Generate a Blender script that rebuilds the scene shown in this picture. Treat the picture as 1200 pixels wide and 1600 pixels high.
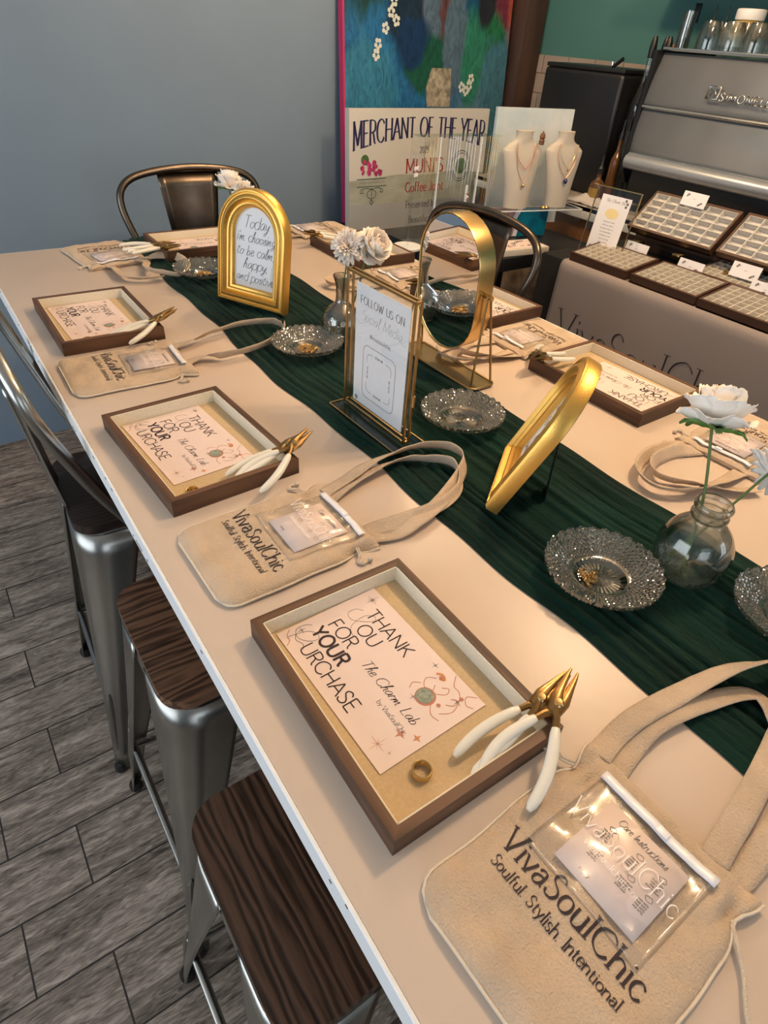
import bpy, bmesh, math, random
from mathutils import Vector, Matrix, Euler, noise
C = bpy.context.scene.collection
PI = math.pi
sin, cos = math.sin, math.cos
random.seed(7)
for o in list(bpy.data.objects): bpy.data.objects.remove(o)

# ---------------- camera, world, lights, exposure ----------------
CAM = Vector((0, 0, 1.66))
Rm = Matrix(((0.8221334, 0.3101291, -0.4774061), (-0.5659047, 0.5365804, -0.6259659), (0.0620365, 0.7847938, 0.6166442)))
cd = bpy.data.cameras.new('camera')
cam = bpy.data.objects.new('camera', cd); C.objects.link(cam)
cam.matrix_world = Matrix.Translation(CAM) @ Rm.to_4x4()
cd.sensor_fit = 'VERTICAL'; cd.sensor_height = 24; cd.lens = 24 * 963.3 / 1600
cd.clip_start = 0.02
bpy.context.scene.camera = cam
vs = bpy.context.scene.view_settings
vs.view_transform = 'Standard'; vs.look = 'None'; vs.gamma = 1; vs.use_curve_mapping = False
vs.exposure = 0.0
w = bpy.data.worlds.new('world'); bpy.context.scene.world = w; w.use_nodes = True
w.node_tree.nodes['Background'].inputs[0].default_value = (0.75, 0.85, 1.0, 1)
w.node_tree.nodes['Background'].inputs[1].default_value = 0.10

def area(name, loc, target, sx, sy, power, col, spread=180):
    l = bpy.data.lights.new(name, 'AREA'); l.shape = 'RECTANGLE'; l.size = sx; l.size_y = sy
    l.energy = power; l.color = col; l.spread = math.radians(spread)
    o = bpy.data.objects.new(name, l); C.objects.link(o); o.location = loc
    o.rotation_euler = (Vector(target) - Vector(loc)).to_track_quat('-Z', 'Y').to_euler()
    return o
COOL = (0.86, 0.93, 1.0); WARM = (1.0, 0.68, 0.40)
area('window_daylight', (-2.33, 1.05, 1.55), (0, 1.05, 1.35), 2.6, 1.7, 54, COOL)
area('storefront_daylight', (-0.3, -2.33, 1.5), (0.3, 0, 1.3), 2.4, 1.7, 29, COOL)
area('bar_window_daylight', (2.3, -2.33, 1.6), (2.3, 0, 1.3), 1.0, 1.5, 16, COOL)
def pendant_light(loc, power, r=0.09):
    l = bpy.data.lights.new('pendant_bulb', 'POINT'); l.energy = power; l.color = WARM; l.shadow_soft_size = r
    o = bpy.data.objects.new('pendant_bulb', l); C.objects.link(o); o.location = loc
pendant_light((1.45, 0.55, 2.55), 66)
pendant_light((1.55, 1.95, 2.55), 42)

# ---------------- materials ----------------
def mat(name, col, rough=0.5, metal=0.0, var=0.0, vscale=20, bump=0.0, bscale=60, spec=0.5, stretch=None, coat=0.0, emis=None, es=0.0, sheen=0.0, trans=0.0, col2=None, detail=4):
    m = bpy.data.materials.new(name); m.use_nodes = True
    nt = m.node_tree; N = nt.nodes; L = nt.links; b = N['Principled BSDF']
    c4 = (*col, 1)
    b.inputs['Base Color'].default_value = c4; b.inputs['Roughness'].default_value = rough
    b.inputs['Metallic'].default_value = metal; b.inputs['Specular IOR Level'].default_value = spec
    b.inputs['Coat Weight'].default_value = coat; b.inputs['Sheen Weight'].default_value = sheen
    b.inputs['Transmission Weight'].default_value = trans
    if emis: b.inputs['Emission Color'].default_value = (*emis, 1); b.inputs['Emission Strength'].default_value = es
    tc = N.new('ShaderNodeTexCoord'); mp = N.new('ShaderNodeMapping')
    L.new(tc.outputs['Object'], mp.inputs[0])
    if stretch: mp.inputs['Scale'].default_value = stretch
    if var or col2:
        n = N.new('ShaderNodeTexNoise'); n.inputs['Scale'].default_value = vscale; n.inputs['Detail'].default_value = detail
        L.new(mp.outputs[0], n.inputs['Vector'])
        r = N.new('ShaderNodeValToRGB'); r.color_ramp.elements[0].position = 0.32; r.color_ramp.elements[1].position = 0.68
        if col2: a, z = col, col2
        else: a = tuple(max(0, x * (1 - var)) for x in col); z = tuple(min(1, x * (1 + var)) for x in col)
        r.color_ramp.elements[0].color = (*a, 1); r.color_ramp.elements[1].color = (*z, 1)
        L.new(n.outputs[0], r.inputs[0]); L.new(r.outputs[0], b.inputs['Base Color'])
    if bump:
        n2 = N.new('ShaderNodeTexNoise'); n2.inputs['Scale'].default_value = bscale; n2.inputs['Detail'].default_value = 5
        L.new(mp.outputs[0], n2.inputs['Vector'])
        bp = N.new('ShaderNodeBump'); bp.inputs['Strength'].default_value = bump; bp.inputs['Distance'].default_value = 0.003
        L.new(n2.outputs[0], bp.inputs['Height']); L.new(bp.outputs[0], b.inputs['Normal'])
    return m

def wood(name, dark, light, axis='y', rings=18, rough=0.45, dist=6, fine=1.0, bump=0.25, spec=0.4):
    m = bpy.data.materials.new(name); m.use_nodes = True
    nt = m.node_tree; N = nt.nodes; L = nt.links; b = N['Principled BSDF']
    b.inputs['Roughness'].default_value = rough; b.inputs['Specular IOR Level'].default_value = spec
    tc = N.new('ShaderNodeTexCoord'); mp = N.new('ShaderNodeMapping'); L.new(tc.outputs['Object'], mp.inputs[0])
    mp.inputs['Scale'].default_value = {'x': (0.14, 1, 1), 'y': (1, 0.14, 1), 'z': (1, 1, 0.14)}[axis]
    wv = N.new('ShaderNodeTexWave'); wv.wave_type = 'BANDS'; wv.bands_direction = 'Y' if axis == 'x' else 'X'
    wv.inputs['Scale'].default_value = rings; wv.inputs['Distortion'].default_value = dist; wv.inputs['Detail'].default_value = 3
    wv.inputs['Detail Scale'].default_value = 1.5
    L.new(mp.outputs[0], wv.inputs['Vector'])
    n = N.new('ShaderNodeTexNoise'); n.inputs['Scale'].default_value = 160 * fine; n.inputs['Detail'].default_value = 5
    mp2 = N.new('ShaderNodeMapping'); L.new(tc.outputs['Object'], mp2.inputs[0])
    mp2.inputs['Scale'].default_value = {'x': (0.05, 1, 1), 'y': (1, 0.05, 1), 'z': (1, 1, 0.05)}[axis]
    L.new(mp2.outputs[0], n.inputs['Vector'])
    mx = N.new('ShaderNodeMath'); mx.operation = 'MULTIPLY_ADD'; mx.inputs[1].default_value = 0.55
    L.new(wv.outputs[1], mx.inputs[0]); 
    m2 = N.new('ShaderNodeMath'); m2.operation = 'MULTIPLY'; m2.inputs[1].default_value = 0.5; L.new(n.outputs[0], m2.inputs[0])
    L.new(m2.outputs[0], mx.inputs[2])
    r = N.new('ShaderNodeValToRGB'); r.color_ramp.elements[0].position = 0.15; r.color_ramp.elements[1].position = 0.75
    r.color_ramp.elements[0].color = (*dark, 1); r.color_ramp.elements[1].color = (*light, 1)
    L.new(mx.outputs[0], r.inputs[0]); L.new(r.outputs[0], b.inputs['Base Color'])
    bp = N.new('ShaderNodeBump'); bp.inputs['Strength'].default_value = bump; bp.inputs['Distance'].default_value = 0.0015
    L.new(mx.outputs[0], bp.inputs['Height']); L.new(bp.outputs[0], b.inputs['Normal'])
    return m

def glass(name, tint=(0.97, 0.98, 0.97), gl=0.5, rough=0.02, refr=0.0, base=0.06):
    m = bpy.data.materials.new(name); m.use_nodes = True
    nt = m.node_tree; N = nt.nodes; L = nt.links
    for n in list(N): N.remove(n)
    out = N.new('ShaderNodeOutputMaterial'); t = N.new('ShaderNodeBsdfTransparent'); t.inputs[0].default_value = (*tint, 1)
    g = N.new('ShaderNodeBsdfGlossy'); g.inputs['Roughness'].default_value = rough; g.inputs[0].default_value = (0.95, 0.95, 0.93, 1)
    fr = N.new('ShaderNodeLayerWeight'); fr.inputs['Blend'].default_value = 0.5
    pw = N.new('ShaderNodeMath'); pw.operation = 'POWER'; pw.inputs[1].default_value = 3.2; L.new(fr.outputs['Facing'], pw.inputs[0])
    ma = N.new('ShaderNodeMath'); ma.operation = 'MULTIPLY_ADD'; ma.inputs[1].default_value = gl; ma.inputs[2].default_value = base; ma.use_clamp = True
    L.new(pw.outputs[0], ma.inputs[0])
    body = t.outputs[0]
    if refr:
        rf = N.new('ShaderNodeBsdfRefraction'); rf.inputs['IOR'].default_value = 1.35; rf.inputs['Roughness'].default_value = rough; rf.inputs[0].default_value = (*tint, 1)
        m0 = N.new('ShaderNodeMixShader'); m0.inputs[0].default_value = refr; L.new(t.outputs[0], m0.inputs[1]); L.new(rf.outputs[0], m0.inputs[2]); body = m0.outputs[0]
    mix = N.new('ShaderNodeMixShader'); L.new(ma.outputs[0], mix.inputs[0]); L.new(body, mix.inputs[1]); L.new(g.outputs[0], mix.inputs[2])
    L.new(mix.outputs[0], out.inputs[0])
    return m

M = {}
M['paint_blue'] = mat('slate_blue_paint', (0.185, 0.262, 0.35), 0.75, bump=0.06, bscale=300, var=0.03, vscale=3)
M['paint_teal'] = mat('teal_paint', (0.055, 0.17, 0.16), 0.7)
M['ceiling'] = mat('ceiling_paint', (0.62, 0.6, 0.57), 0.9)
M['tabletop'] = mat('beige_laminate', (0.635, 0.515, 0.415), 0.36, var=0.035, vscale=4, spec=0.45, bump=0.03, bscale=900)
M['edge'] = mat('white_laminate_edge', (0.86, 0.88, 0.9), 0.4)
M['scuff'] = mat('edge_scuff', (0.12, 0.09, 0.07), 0.8)
M['walnut'] = wood('walnut_frame_x', (0.05, 0.023, 0.012), (0.14, 0.068, 0.036), 'x', 14, 0.5)
M['walnut_y'] = wood('walnut_frame_y', (0.05, 0.023, 0.012), (0.14, 0.068, 0.036), 'y', 14, 0.5)
M['liner'] = mat('cream_linen_liner', (0.78, 0.72, 0.58), 0.9, var=0.05, vscale=300)
M['felt'] = mat('tan_felt', (0.56, 0.42, 0.25), 0.95, var=0.06, vscale=250)
M['card'] = mat('blush_card', (0.79, 0.65, 0.60), 0.6)
M['ink'] = mat('dark_ink', (0.025, 0.012, 0.018), 0.7)
M['copper'] = mat('copper_ink', (0.50, 0.20, 0.13), 0.6)
M['grey_ink'] = mat('grey_ink', (0.16, 0.15, 0.15), 0.7)
M['sage'] = mat('sage_print', (0.26, 0.30, 0.24), 0.7, var=0.3, vscale=400)
M['orange'] = mat('orange_print', (0.62, 0.24, 0.09), 0.7)
M['gold'] = mat('brushed_gold', (0.66, 0.45, 0.18), 0.25, 1.0)
M['gold_frame'] = mat('gilt_frame', (0.78, 0.46, 0.11), 0.33, 0.85, bump=0.15, bscale=500)
M['brass'] = mat('antique_brass', (0.42, 0.29, 0.13), 0.3, 1.0)
M['brass_tray'] = mat('brass_mirror_tray', (0.5, 0.38, 0.2), 0.3, 1.0, var=0.1, vscale=30)
M['bronze'] = mat('plier_bronze', (0.36, 0.215, 0.085), 0.28, 1.0)
M['grip'] = mat('ivory_grip', (0.80, 0.77, 0.67), 0.3, coat=0.3)
M['canvas'] = mat('natural_canvas', (0.60, 0.465, 0.335), 0.95, var=0.10, vscale=22, bump=0.9, bscale=420, sheen=0.1)
M['canvas_edge'] = mat('canvas_seam', (0.74, 0.66, 0.55), 0.95, bump=0.4, bscale=700)
M['rope'] = mat('cotton_cord', (0.78, 0.68, 0.55), 0.95, bump=0.8, bscale=900, stretch=(1, 1, 3))
M['film'] = glass('clear_plastic_film', (0.985, 0.985, 0.985), 0.4, 0.16, base=0.045)
M['zipper'] = mat('white_zipper', (0.85, 0.85, 0.9), 0.3)
M['whiteink'] = mat('white_ink', (0.93, 0.9, 0.9), 0.5)
M['runner'] = mat('dark_green_gauze', (0.002, 0.014, 0.010), 0.9, col2=(0.0045, 0.034, 0.024), vscale=14, bump=0.9, bscale=260, stretch=(1, 0.3, 1), sheen=0.05, spec=0.15)
M['glass'] = glass('pressed_glass', (0.78, 0.77, 0.73), 0.9, 0.025, refr=0.7, base=0.17)
M['glass_clear'] = glass('clear_glass', (0.90, 0.92, 0.91), 0.9, 0.02, refr=0.6, base=0.07)
M['pane'] = glass('thin_pane', (0.96, 0.97, 0.97), 0.2, 0.01, base=0.03)
M['acrylic'] = glass('acrylic', (0.96, 0.975, 0.975), 0.3, 0.03, base=0.035)
M['acrylic_edge'] = mat('acrylic_edge', (0.8, 0.84, 0.86), 0.2)
M['mirror'] = mat('mirror', (0.93, 0.93, 0.93), 0.005, 1.0)
M['paper'] = mat('white_paper', (0.84, 0.84, 0.87), 0.6)
M['petal'] = mat('white_petal', (0.93, 0.85, 0.76), 0.75, col2=(0.97, 0.93, 0.86), vscale=40, bump=0.2, bscale=200)
M['petal_blush'] = mat('blush_petal', (0.86, 0.70, 0.58), 0.75, col2=(0.90, 0.83, 0.76), vscale=60)
M['stem'] = mat('green_stem', (0.13, 0.19, 0.05), 0.55, var=0.2)
M['leaf'] = mat('green_leaf', (0.12, 0.24, 0.05), 0.5, var=0.25, vscale=50)
M['steel'] = mat('brushed_gunmetal', (0.36, 0.36, 0.34), 0.3, 1.0, var=0.22, vscale=9, stretch=(1, 1, 0.3))
M['darksteel'] = mat('dark_bronze_steel', (0.135, 0.105, 0.08), 0.3, 1.0, var=0.2, vscale=12)
M['seat_wood'] = wood('dark_seat_wood', (0.012, 0.005, 0.003), (0.12, 0.06, 0.034), 'y', 22, 0.42, 9, bump=0.5)
M['seat_wood_x'] = wood('brown_seat_wood', (0.022, 0.01, 0.005), (0.20, 0.10, 0.055), 'x', 17, 0.4, 16, bump=0.5)
M['seat_black'] = wood('black_seat_wood', (0.008, 0.005, 0.004), (0.035, 0.02, 0.014), 'x', 26, 0.4, 6)
M['redwood'] = mat('reddish_brown_board', (0.10, 0.042, 0.028), 0.5, var=0.2, vscale=8)
M['black_cloth'] = mat('black_tablecloth', (0.006, 0.006, 0.007), 0.95)
M['black'] = mat('black_plastic', (0.008, 0.008, 0.009), 0.35)
M['taupe'] = mat('taupe_banner_fabric', (0.285, 0.245, 0.23), 0.85, bump=0.1, bscale=500)
M['velvet'] = mat('cream_velvet', (0.60, 0.55, 0.46), 0.95, sheen=0.2)
M['linen'] = mat('linen_bust', (0.50, 0.46, 0.39), 0.9, bump=0.3, bscale=600)
M['darkwood'] = mat('dark_tray_wood', (0.07, 0.032, 0.018), 0.45, var=0.25, vscale=25, stretch=(1, 0.2, 1))
M['postwood'] = mat('dark_post_wood', (0.05, 0.026, 0.018), 0.6, var=0.3, vscale=14, stretch=(1, 1, 0.15))
M['marble'] = mat('white_stone_edge', (0.62, 0.63, 0.63), 0.35)
M['granite'] = mat('speckled_stone', (0.2, 0.17, 0.14), 0.35, col2=(0.48, 0.44, 0.38), vscale=45)
M['barwood'] = mat('amber_brown_wood', (0.16, 0.066, 0.024), 0.45, var=0.35, vscale=9)
M['stone'] = mat('rough_stone', (0.055, 0.03, 0.018), 0.8, col2=(0.36, 0.25, 0.16), vscale=9, bump=0.8, bscale=30)
M['chrome'] = mat('machine_steel', (0.40, 0.43, 0.46), 0.32, 0.6, var=0.12, vscale=3)
M['white_plastic'] = mat('white_plastic', (0.8, 0.8, 0.78), 0.4)
M['rosegold'] = mat('rose_gold_chain', (0.72, 0.36, 0.22), 0.3, 1.0)
M['silver'] = mat('silver_chain', (0.6, 0.6, 0.58), 0.25, 1.0)
M['blue_gem'] = mat('blue_gem', (0.01, 0.015, 0.09), 0.1, coat=1)

# ---------------- mesh builder ----------------
class MB:
    def __init__(s): s.v = []; s.f = []; s.m = []; s.mi = 0; s.X = Matrix.Identity(4)
    def add(s, vs, fs):
        n = len(s.v); s.v += [tuple(s.X @ Vector(q)) for q in vs]
        s.f += [tuple(n + i for i in f) for f in fs]; s.m += [s.mi] * len(fs); return s
    def box(s, c, d, bev=0.0, seg=2):
        if bev <= 0:
            x, y, z = (k / 2 for k in d)
            vs = [(c[0] + a * x, c[1] + b * y, c[2] + e * z) for a in (-1, 1) for b in (-1, 1) for e in (-1, 1)]
            return s.add(vs, [(0, 1, 3, 2), (4, 6, 7, 5), (0, 4, 5, 1), (2, 3, 7, 6), (0, 2, 6, 4), (1, 5, 7, 3)])
        bm = bmesh.new(); bmesh.ops.create_cube(bm, size=1)
        for v in bm.verts: v.co = Vector((v.co.x * d[0] + c[0], v.co.y * d[1] + c[1], v.co.z * d[2] + c[2]))
        bmesh.ops.bevel(bm, geom=list(bm.edges), offset=bev, segments=seg, affect='EDGES', profile=0.5)
        bm.verts.index_update()
        s.add([tuple(v.co) for v in bm.verts], [tuple(v.index for v in f.verts) for f in bm.faces]); bm.free(); return s
    def prism(s, poly, z0, z1):
        n = len(poly)
        vs = [(p[0], p[1], z0) for p in poly] + [(p[0], p[1], z1) for p in poly]
        fs = [tuple(range(n - 1, -1, -1)), tuple(range(n, 2 * n))] + [(i, (i + 1) % n, n + (i + 1) % n, n + i) for i in range(n)]
        return s.add(vs, fs)
    def tube(s, pts, r, n=10, closed=False, cap=True, flat=1.0):
        pts = [Vector(p) for p in pts]; k = len(pts)
        rs = r if isinstance(r, (list, tuple)) else [r] * k
        vs = []; up = None
        for i, p in enumerate(pts):
            a = pts[(i - 1) % k] if (closed or i > 0) else p
            b = pts[(i + 1) % k] if (closed or i < k - 1) else p
            t = (b - a).normalized()
            if up is None:
                up = Vector((0, 0, 1)) if abs(t.z) < 0.9 else Vector((1, 0, 0))
            x = t.cross(up)
            if x.length < 1e-6: x = t.orthogonal()
            x.normalize(); y = x.cross(t).normalized(); up = y
            for j in range(n):
                an = 2 * PI * j / n; vs.append(p + x * cos(an) * rs[i] + y * sin(an) * rs[i] * flat)
        fs = []
        for i in range(k if closed else k - 1):
            for j in range(n):
                a = i * n + j; b = i * n + (j + 1) % n; c2 = ((i + 1) % k) * n + (j + 1) % n; d2 = ((i + 1) % k) * n + j
                fs.append((a, b, c2, d2))
        if cap and not closed:
            fs.append(tuple(range(n - 1, -1, -1))); fs.append(tuple(range((k - 1) * n, k * n)))
        return s.add(vs, fs)
    def lathe(s, prof, n=32, c=(0, 0, 0), fr=None, closed=False):
        vs = []; k = len(prof)
        for j in range(n):
            a = 2 * PI * j / n
            for i, (r, z) in enumerate(prof):
                rr, zz = fr(r, z, a, i) if fr else (r, z)
                vs.append((c[0] + rr * cos(a), c[1] + rr * sin(a), c[2] + zz))
        fs = []
        for j in range(n):
            for i in range(k if closed else k - 1):
                i2 = (i + 1) % k
                fs.append((j * k + i, ((j + 1) % n) * k + i, ((j + 1) % n) * k + i2, j * k + i2))
        if not closed:
            if prof[0][0] > 1e-5: fs.append(tuple(j * k for j in range(n - 1, -1, -1)))
            if prof[-1][0] > 1e-5: fs.append(tuple(j * k + k - 1 for j in range(n)))
        return s.add(vs, fs)
    def grid(s, nu, nv, fn, thick=0.0):
        vs = [fn(i / (nu - 1), j / (nv - 1)) for i in range(nu) for j in range(nv)]
        fs = [(i * nv + j, (i + 1) * nv + j, (i + 1) * nv + j + 1, i * nv + j + 1) for i in range(nu - 1) for j in range(nv - 1)]
        return s.add(vs, fs)
    def ball(s, c, r, n=10, sz=1.0):
        prof = [(r * sin(PI * i / n), -r * sz * cos(PI * i / n)) for i in range(n + 1)]
        prof[0] = (1e-6, prof[0][1]); prof[-1] = (1e-6, prof[-1][1])
        return s.lathe(prof, max(8, n + 2), c)
    def build(s, name, material, parent=None, smooth=True, solid=0.0, angle=35, loc=None):
        me = bpy.data.meshes.new(name); me.from_pydata(s.v, [], s.f); me.update()
        for mm in (material if isinstance(material, (list, tuple)) else [material]): me.materials.append(M[mm] if isinstance(mm, str) else mm)
        if any(s.m): me.polygons.foreach_set('material_index', s.m)
        bm = bmesh.new(); bm.from_mesh(me)
        bmesh.ops.remove_doubles(bm, verts=bm.verts, dist=1e-6)
        if smooth:
            for f in bm.faces: f.smooth = True
            th = math.radians(angle)
            for e in bm.edges:
                if len(e.link_faces) == 2 and e.calc_face_angle(0) > th: e.smooth = False
        bmesh.ops.recalc_face_normals(bm, faces=bm.faces)
        bm.to_mesh(me); bm.free()
        o = bpy.data.objects.new(name, me); C.objects.link(o)
        if parent: o.parent = parent
        if loc: o.location = loc
        if solid:
            md = o.modifiers.new('solid', 'SOLIDIFY'); md.thickness = solid; md.offset = 0
        return o

def tag(o, label=None, cat=None, group=None, kind=None):
    if label: o['label'] = label
    if cat: o['category'] = cat
    if group: o['group'] = group
    if kind: o['kind'] = kind
    return o
def thing(name, loc=(0, 0, 0), rz=0.0, label=None, cat=None, group=None, rot=None):
    o = bpy.data.objects.new(name, None); C.objects.link(o); o.empty_display_size = 0.05
    o.location = loc; o.rotation_euler = rot if rot else (0, 0, rz)
    return tag(o, label, cat, group)
def kids(o): return [c for c in bpy.data.objects if c.parent == o]
def copy_tree(o, parent=None):
    c = o.copy(); C.objects.link(c)
    if parent: c.parent = parent
    for ch in kids(o): copy_tree(ch, c)
    return c
def clone(o, loc, rz, label, group=None, rot=None):
    c = copy_tree(o); c.location = loc; c.rotation_euler = rot if rot else (0, 0, rz)
    tag(c, label, None, group); return c
def struct(name, mb, m, **k):
    return tag(mb.build(name, m, **k), kind='structure')
def rrect(w_, h_, r, n=6, cx=0, cy=0):
    out = []
    for (sx, sy, a0) in ((1, 1, 0), (-1, 1, PI / 2), (-1, -1, PI), (1, -1, 1.5 * PI)):
        for i in range(n + 1):
            a = a0 + PI / 2 * i / n
            out.append((cx + sx * (w_ / 2 - r) + r * cos(a), cy + sy * (h_ / 2 - r) + r * sin(a)))
    return out
def spline(P, n=8, closed=False):
    P = [Vector(p) for p in P]; out = []; k = len(P)
    for i in range(k if closed else k - 1):
        if closed: a, b, c, d = P[(i - 1) % k], P[i], P[(i + 1) % k], P[(i + 2) % k]
        else: a, b, c, d = P[max(i - 1, 0)], P[i], P[i + 1], P[min(i + 2, k - 1)]
        for j in range(n):
            t = j / n
            out.append(0.5 * ((2 * b) + (c - a) * t + (2 * a - 5 * b + 4 * c - d) * t * t + (3 * b - a - 3 * c + d) * t ** 3))
    if not closed: out.append(P[-1])
    return out

# ---------------- stroke lettering ----------------
GL = {
'A': (74, "0,0 37,100 74,0;13,35 61,35"), 'B': (60, "5,0 5,100;~5,100 32,99 50,88 50,66 32,54 5,53;~5,53 36,52 58,40 58,14 38,1 5,0"),
'C': (78, "~76,80 60,96 40,100 12,84 2,50 12,16 40,0 60,4 76,20"), 'D': (74, "5,0 5,100;~5,100 32,99 60,86 72,50 60,14 32,1 5,0"),
'E': (56, "5,0 5,100;5,100 52,100;5,52 46,52;5,0 54,0"), 'F': (52, "5,0 5,100;5,100 50,100;5,50 44,50"),
'G': (80, "~74,80 58,97 38,100 12,84 2,50 12,16 38,0 60,5 74,22;74,22 74,46 46,46"), 'H': (72, "5,0 5,100;67,0 67,100;5,52 67,52"),
'I': (16, "8,0 8,100"), 'J': (40, "~32,100 32,30 26,6 12,0 0,12"), 'K': (64, "5,0 5,100;60,100 6,42;24,60 62,0"), 'L': (50, "5,100 5,0;5,0 48,0"),
'M': (88, "5,0 8,100;8,100 44,14;44,14 80,100;80,100 83,0"), 'N': (74, "6,0 6,100;6,100 68,0;68,0 68,100"),
'O': (84, "~42,100 14,86 2,50 14,14 42,0 70,14 82,50 70,86 42,100"), 'P': (56, "5,0 5,100;~5,100 34,99 54,88 54,60 34,48 5,47"),
'Q': (84, "~42,100 14,86 2,50 14,14 42,0 70,14 82,50 70,86 42,100;50,24 82,-12"), 'R': (62, "5,0 5,100;~5,100 34,99 54,88 54,62 34,51 5,50;~30,50 40,36 50,8 62,0"),
'S': (54, "~48,84 36,98 22,100 6,88 6,68 24,54 42,42 50,24 40,5 22,0 8,4 2,18"), 'T': (66, "33,0 33,100;0,100 66,100"),
'U': (72, "~5,100 5,34 14,8 36,0 58,8 67,34 67,100"), 'V': (72, "0,100 36,0;36,0 72,100"), 'W': (104, "0,100 28,0;28,0 52,90;52,90 76,0;76,0 104,100"),
'X': (68, "2,100 66,0;66,100 2,0"), 'Y': (68, "0,100 34,48;68,100 34,48;34,48 34,0"), 'Z': (60, "4,100 56,100;56,100 2,0;2,0 58,0"),
'a': (50, "~6,52 16,60 28,61 40,52 40,14;40,30 40,8 50,0;~40,36 22,36 4,26 4,8 16,0 30,4 40,16"), 'b': (54, "4,100 4,0;~4,46 18,60 36,60 50,46 50,16 36,0 18,0 4,12"),
'c': (46, "~44,48 32,60 18,60 3,44 3,18 18,0 32,0 46,12"), 'd': (56, "50,100 50,0;~50,46 36,60 18,60 3,44 3,18 18,0 36,0 50,14"),
'e': (48, "~4,32 46,34 44,50 28,60 14,58 3,42 3,18 16,0 32,0 46,10"), 'f': (34, "~36,94 26,100 16,92 14,70 14,0;2,60 32,60"),
'g': (54, "~48,60 48,-6 40,-24 22,-28 6,-20;~48,46 34,60 18,60 3,46 3,20 18,4 34,4 48,18"), 'h': (54, "4,0 4,100;~4,42 18,58 34,60 47,50 48,34 48,0"),
'i': (16, "8,0 8,60;8,78 8,86"), 'j': (18, "~10,60 10,-10 4,-26 -8,-26;10,78 10,86"), 'k': (50, "4,0 4,100;44,60 5,24;20,38 48,0"), 'l': (16, "8,0 8,100"),
'm': (82, "4,0 4,60;~4,42 14,56 26,60 38,52 40,36 40,0;~40,42 52,57 64,60 74,52 76,36 76,0"), 'n': (54, "4,0 4,60;~4,42 18,57 34,60 47,50 48,34 48,0"),
'o': (54, "~27,60 9,52 2,30 9,8 27,0 45,8 52,30 45,52 27,60"), 'p': (54, "4,60 4,-28;~4,46 18,60 36,60 50,44 50,16 36,0 18,0 4,14"),
'q': (54, "50,60 50,-28;~50,46 36,60 18,60 3,44 3,16 18,0 36,0 50,14"), 'r': (34, "4,0 4,60;~4,38 14,54 24,60 34,58"),
's': (40, "~36,50 24,60 10,58 4,46 14,34 28,28 37,16 28,1 12,0 3,10"), 't': (34, "~14,80 14,14 20,1 34,4;2,60 30,60"),
'u': (54, "~5,60 5,22 12,3 26,0 40,6 48,20;48,60 48,0"), 'v': (50, "0,60 25,0;25,0 50,60"), 'w': (72, "0,60 18,0;18,0 36,54;36,54 54,0;54,0 72,60"),
'x': (48, "2,60 46,0;46,60 2,0"), 'y': (50, "2,60 26,4;~50,60 26,0 16,-24 2,-28"), 'z': (46, "4,60 44,60;44,60 2,0;2,0 44,0"),
'.': (12, "6,0 6,7"), ',': (12, "7,6 2,-12"), "'": (12, "7,100 5,78"), '0': (54, "~27,100 6,84 2,50 6,16 27,0 48,16 52,50 48,84 27,100"),
'2': (52, "~4,78 14,98 34,100 48,82 44,58 4,0;4,0 50,0"), '5': (52, "46,100 10,100;10,100 6,56;~6,56 24,64 44,54 50,30 40,6 20,0 4,10"),
'@': (80, "~54,40 42,56 26,42 32,22 50,26 56,50;~56,50 60,20 76,34 74,70 46,88 12,70 6,30 26,2 60,2"), ' ': (34, ""),
}
SCR = {'a': (50, "~42,48 26,58 8,44 4,18 16,2 32,12 42,48 42,14 54,4"), 'r': (32, "~2,0 6,44 10,56 16,46 24,52 34,46"), 'h': (48, "~4,0 14,60 24,104 14,96 6,0;~8,24 22,50 34,46 34,8 50,4"),
'm': (80, "~2,0 6,50 8,20 22,52 28,8 34,30 50,52 54,6 70,2"), 'n': (52, "~2,0 8,52 10,20 26,52 34,40 34,8 52,4"), 'o': (48, "~26,54 8,44 4,14 22,0 40,16 40,44 24,54 44,44 54,48"),
'b': (48, "~6,100 8,0 8,26 26,48 40,30 32,4 10,4"), 'l': (24, "~2,20 18,70 20,104 10,96 8,20 18,0 32,10"), 'e': (42, "~4,22 26,30 34,48 18,56 4,34 10,4 26,0 46,14"),
't': (34, "~16,84 8,20 16,2 32,8;-2,62 34,66"), 's': (36, "~2,10 22,56 26,40 32,14 20,0 4,4"), 'y': (48, "~4,54 8,18 24,12 40,52 34,8 20,-36 4,-30 40,8"), 'g': (48, "~40,50 20,56 4,34 12,8 30,14 42,50 34,-20 16,-38 4,-26 46,10")}
def layout(s, h, slant=0.0, script=False, track=14):
    """text -> list of (pts2d, is_line, glyph-space pts) in metres, width"""
    k = h / 100.0; x = 0; out = []
    for ch in s:
        adv, st = (SCR.get(ch) if script and ch in SCR else None) or GL.get(ch, GL[' '])
        for q in st.split(';'):
            if not q.strip(): continue
            sp = q[0] == '~'; q = q.lstrip('~')
            P = [tuple(float(t) for t in a.split(',')) for a in q.split()]
            cl = sp and P[0] == P[-1]
            if sp:
                Q = spline([(a, b, 0) for a, b in (P[:-1] if cl else P)], 6, cl)
                Q = [(v.x, v.y) for v in Q]
                if cl: Q.append(Q[0])
            else:
                Q = P
            out.append(([((x + a + slant * b) * k, b * k) for a, b in Q], not sp, P, cl))
        x += adv + track
    return out, (x - track) * k
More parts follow.
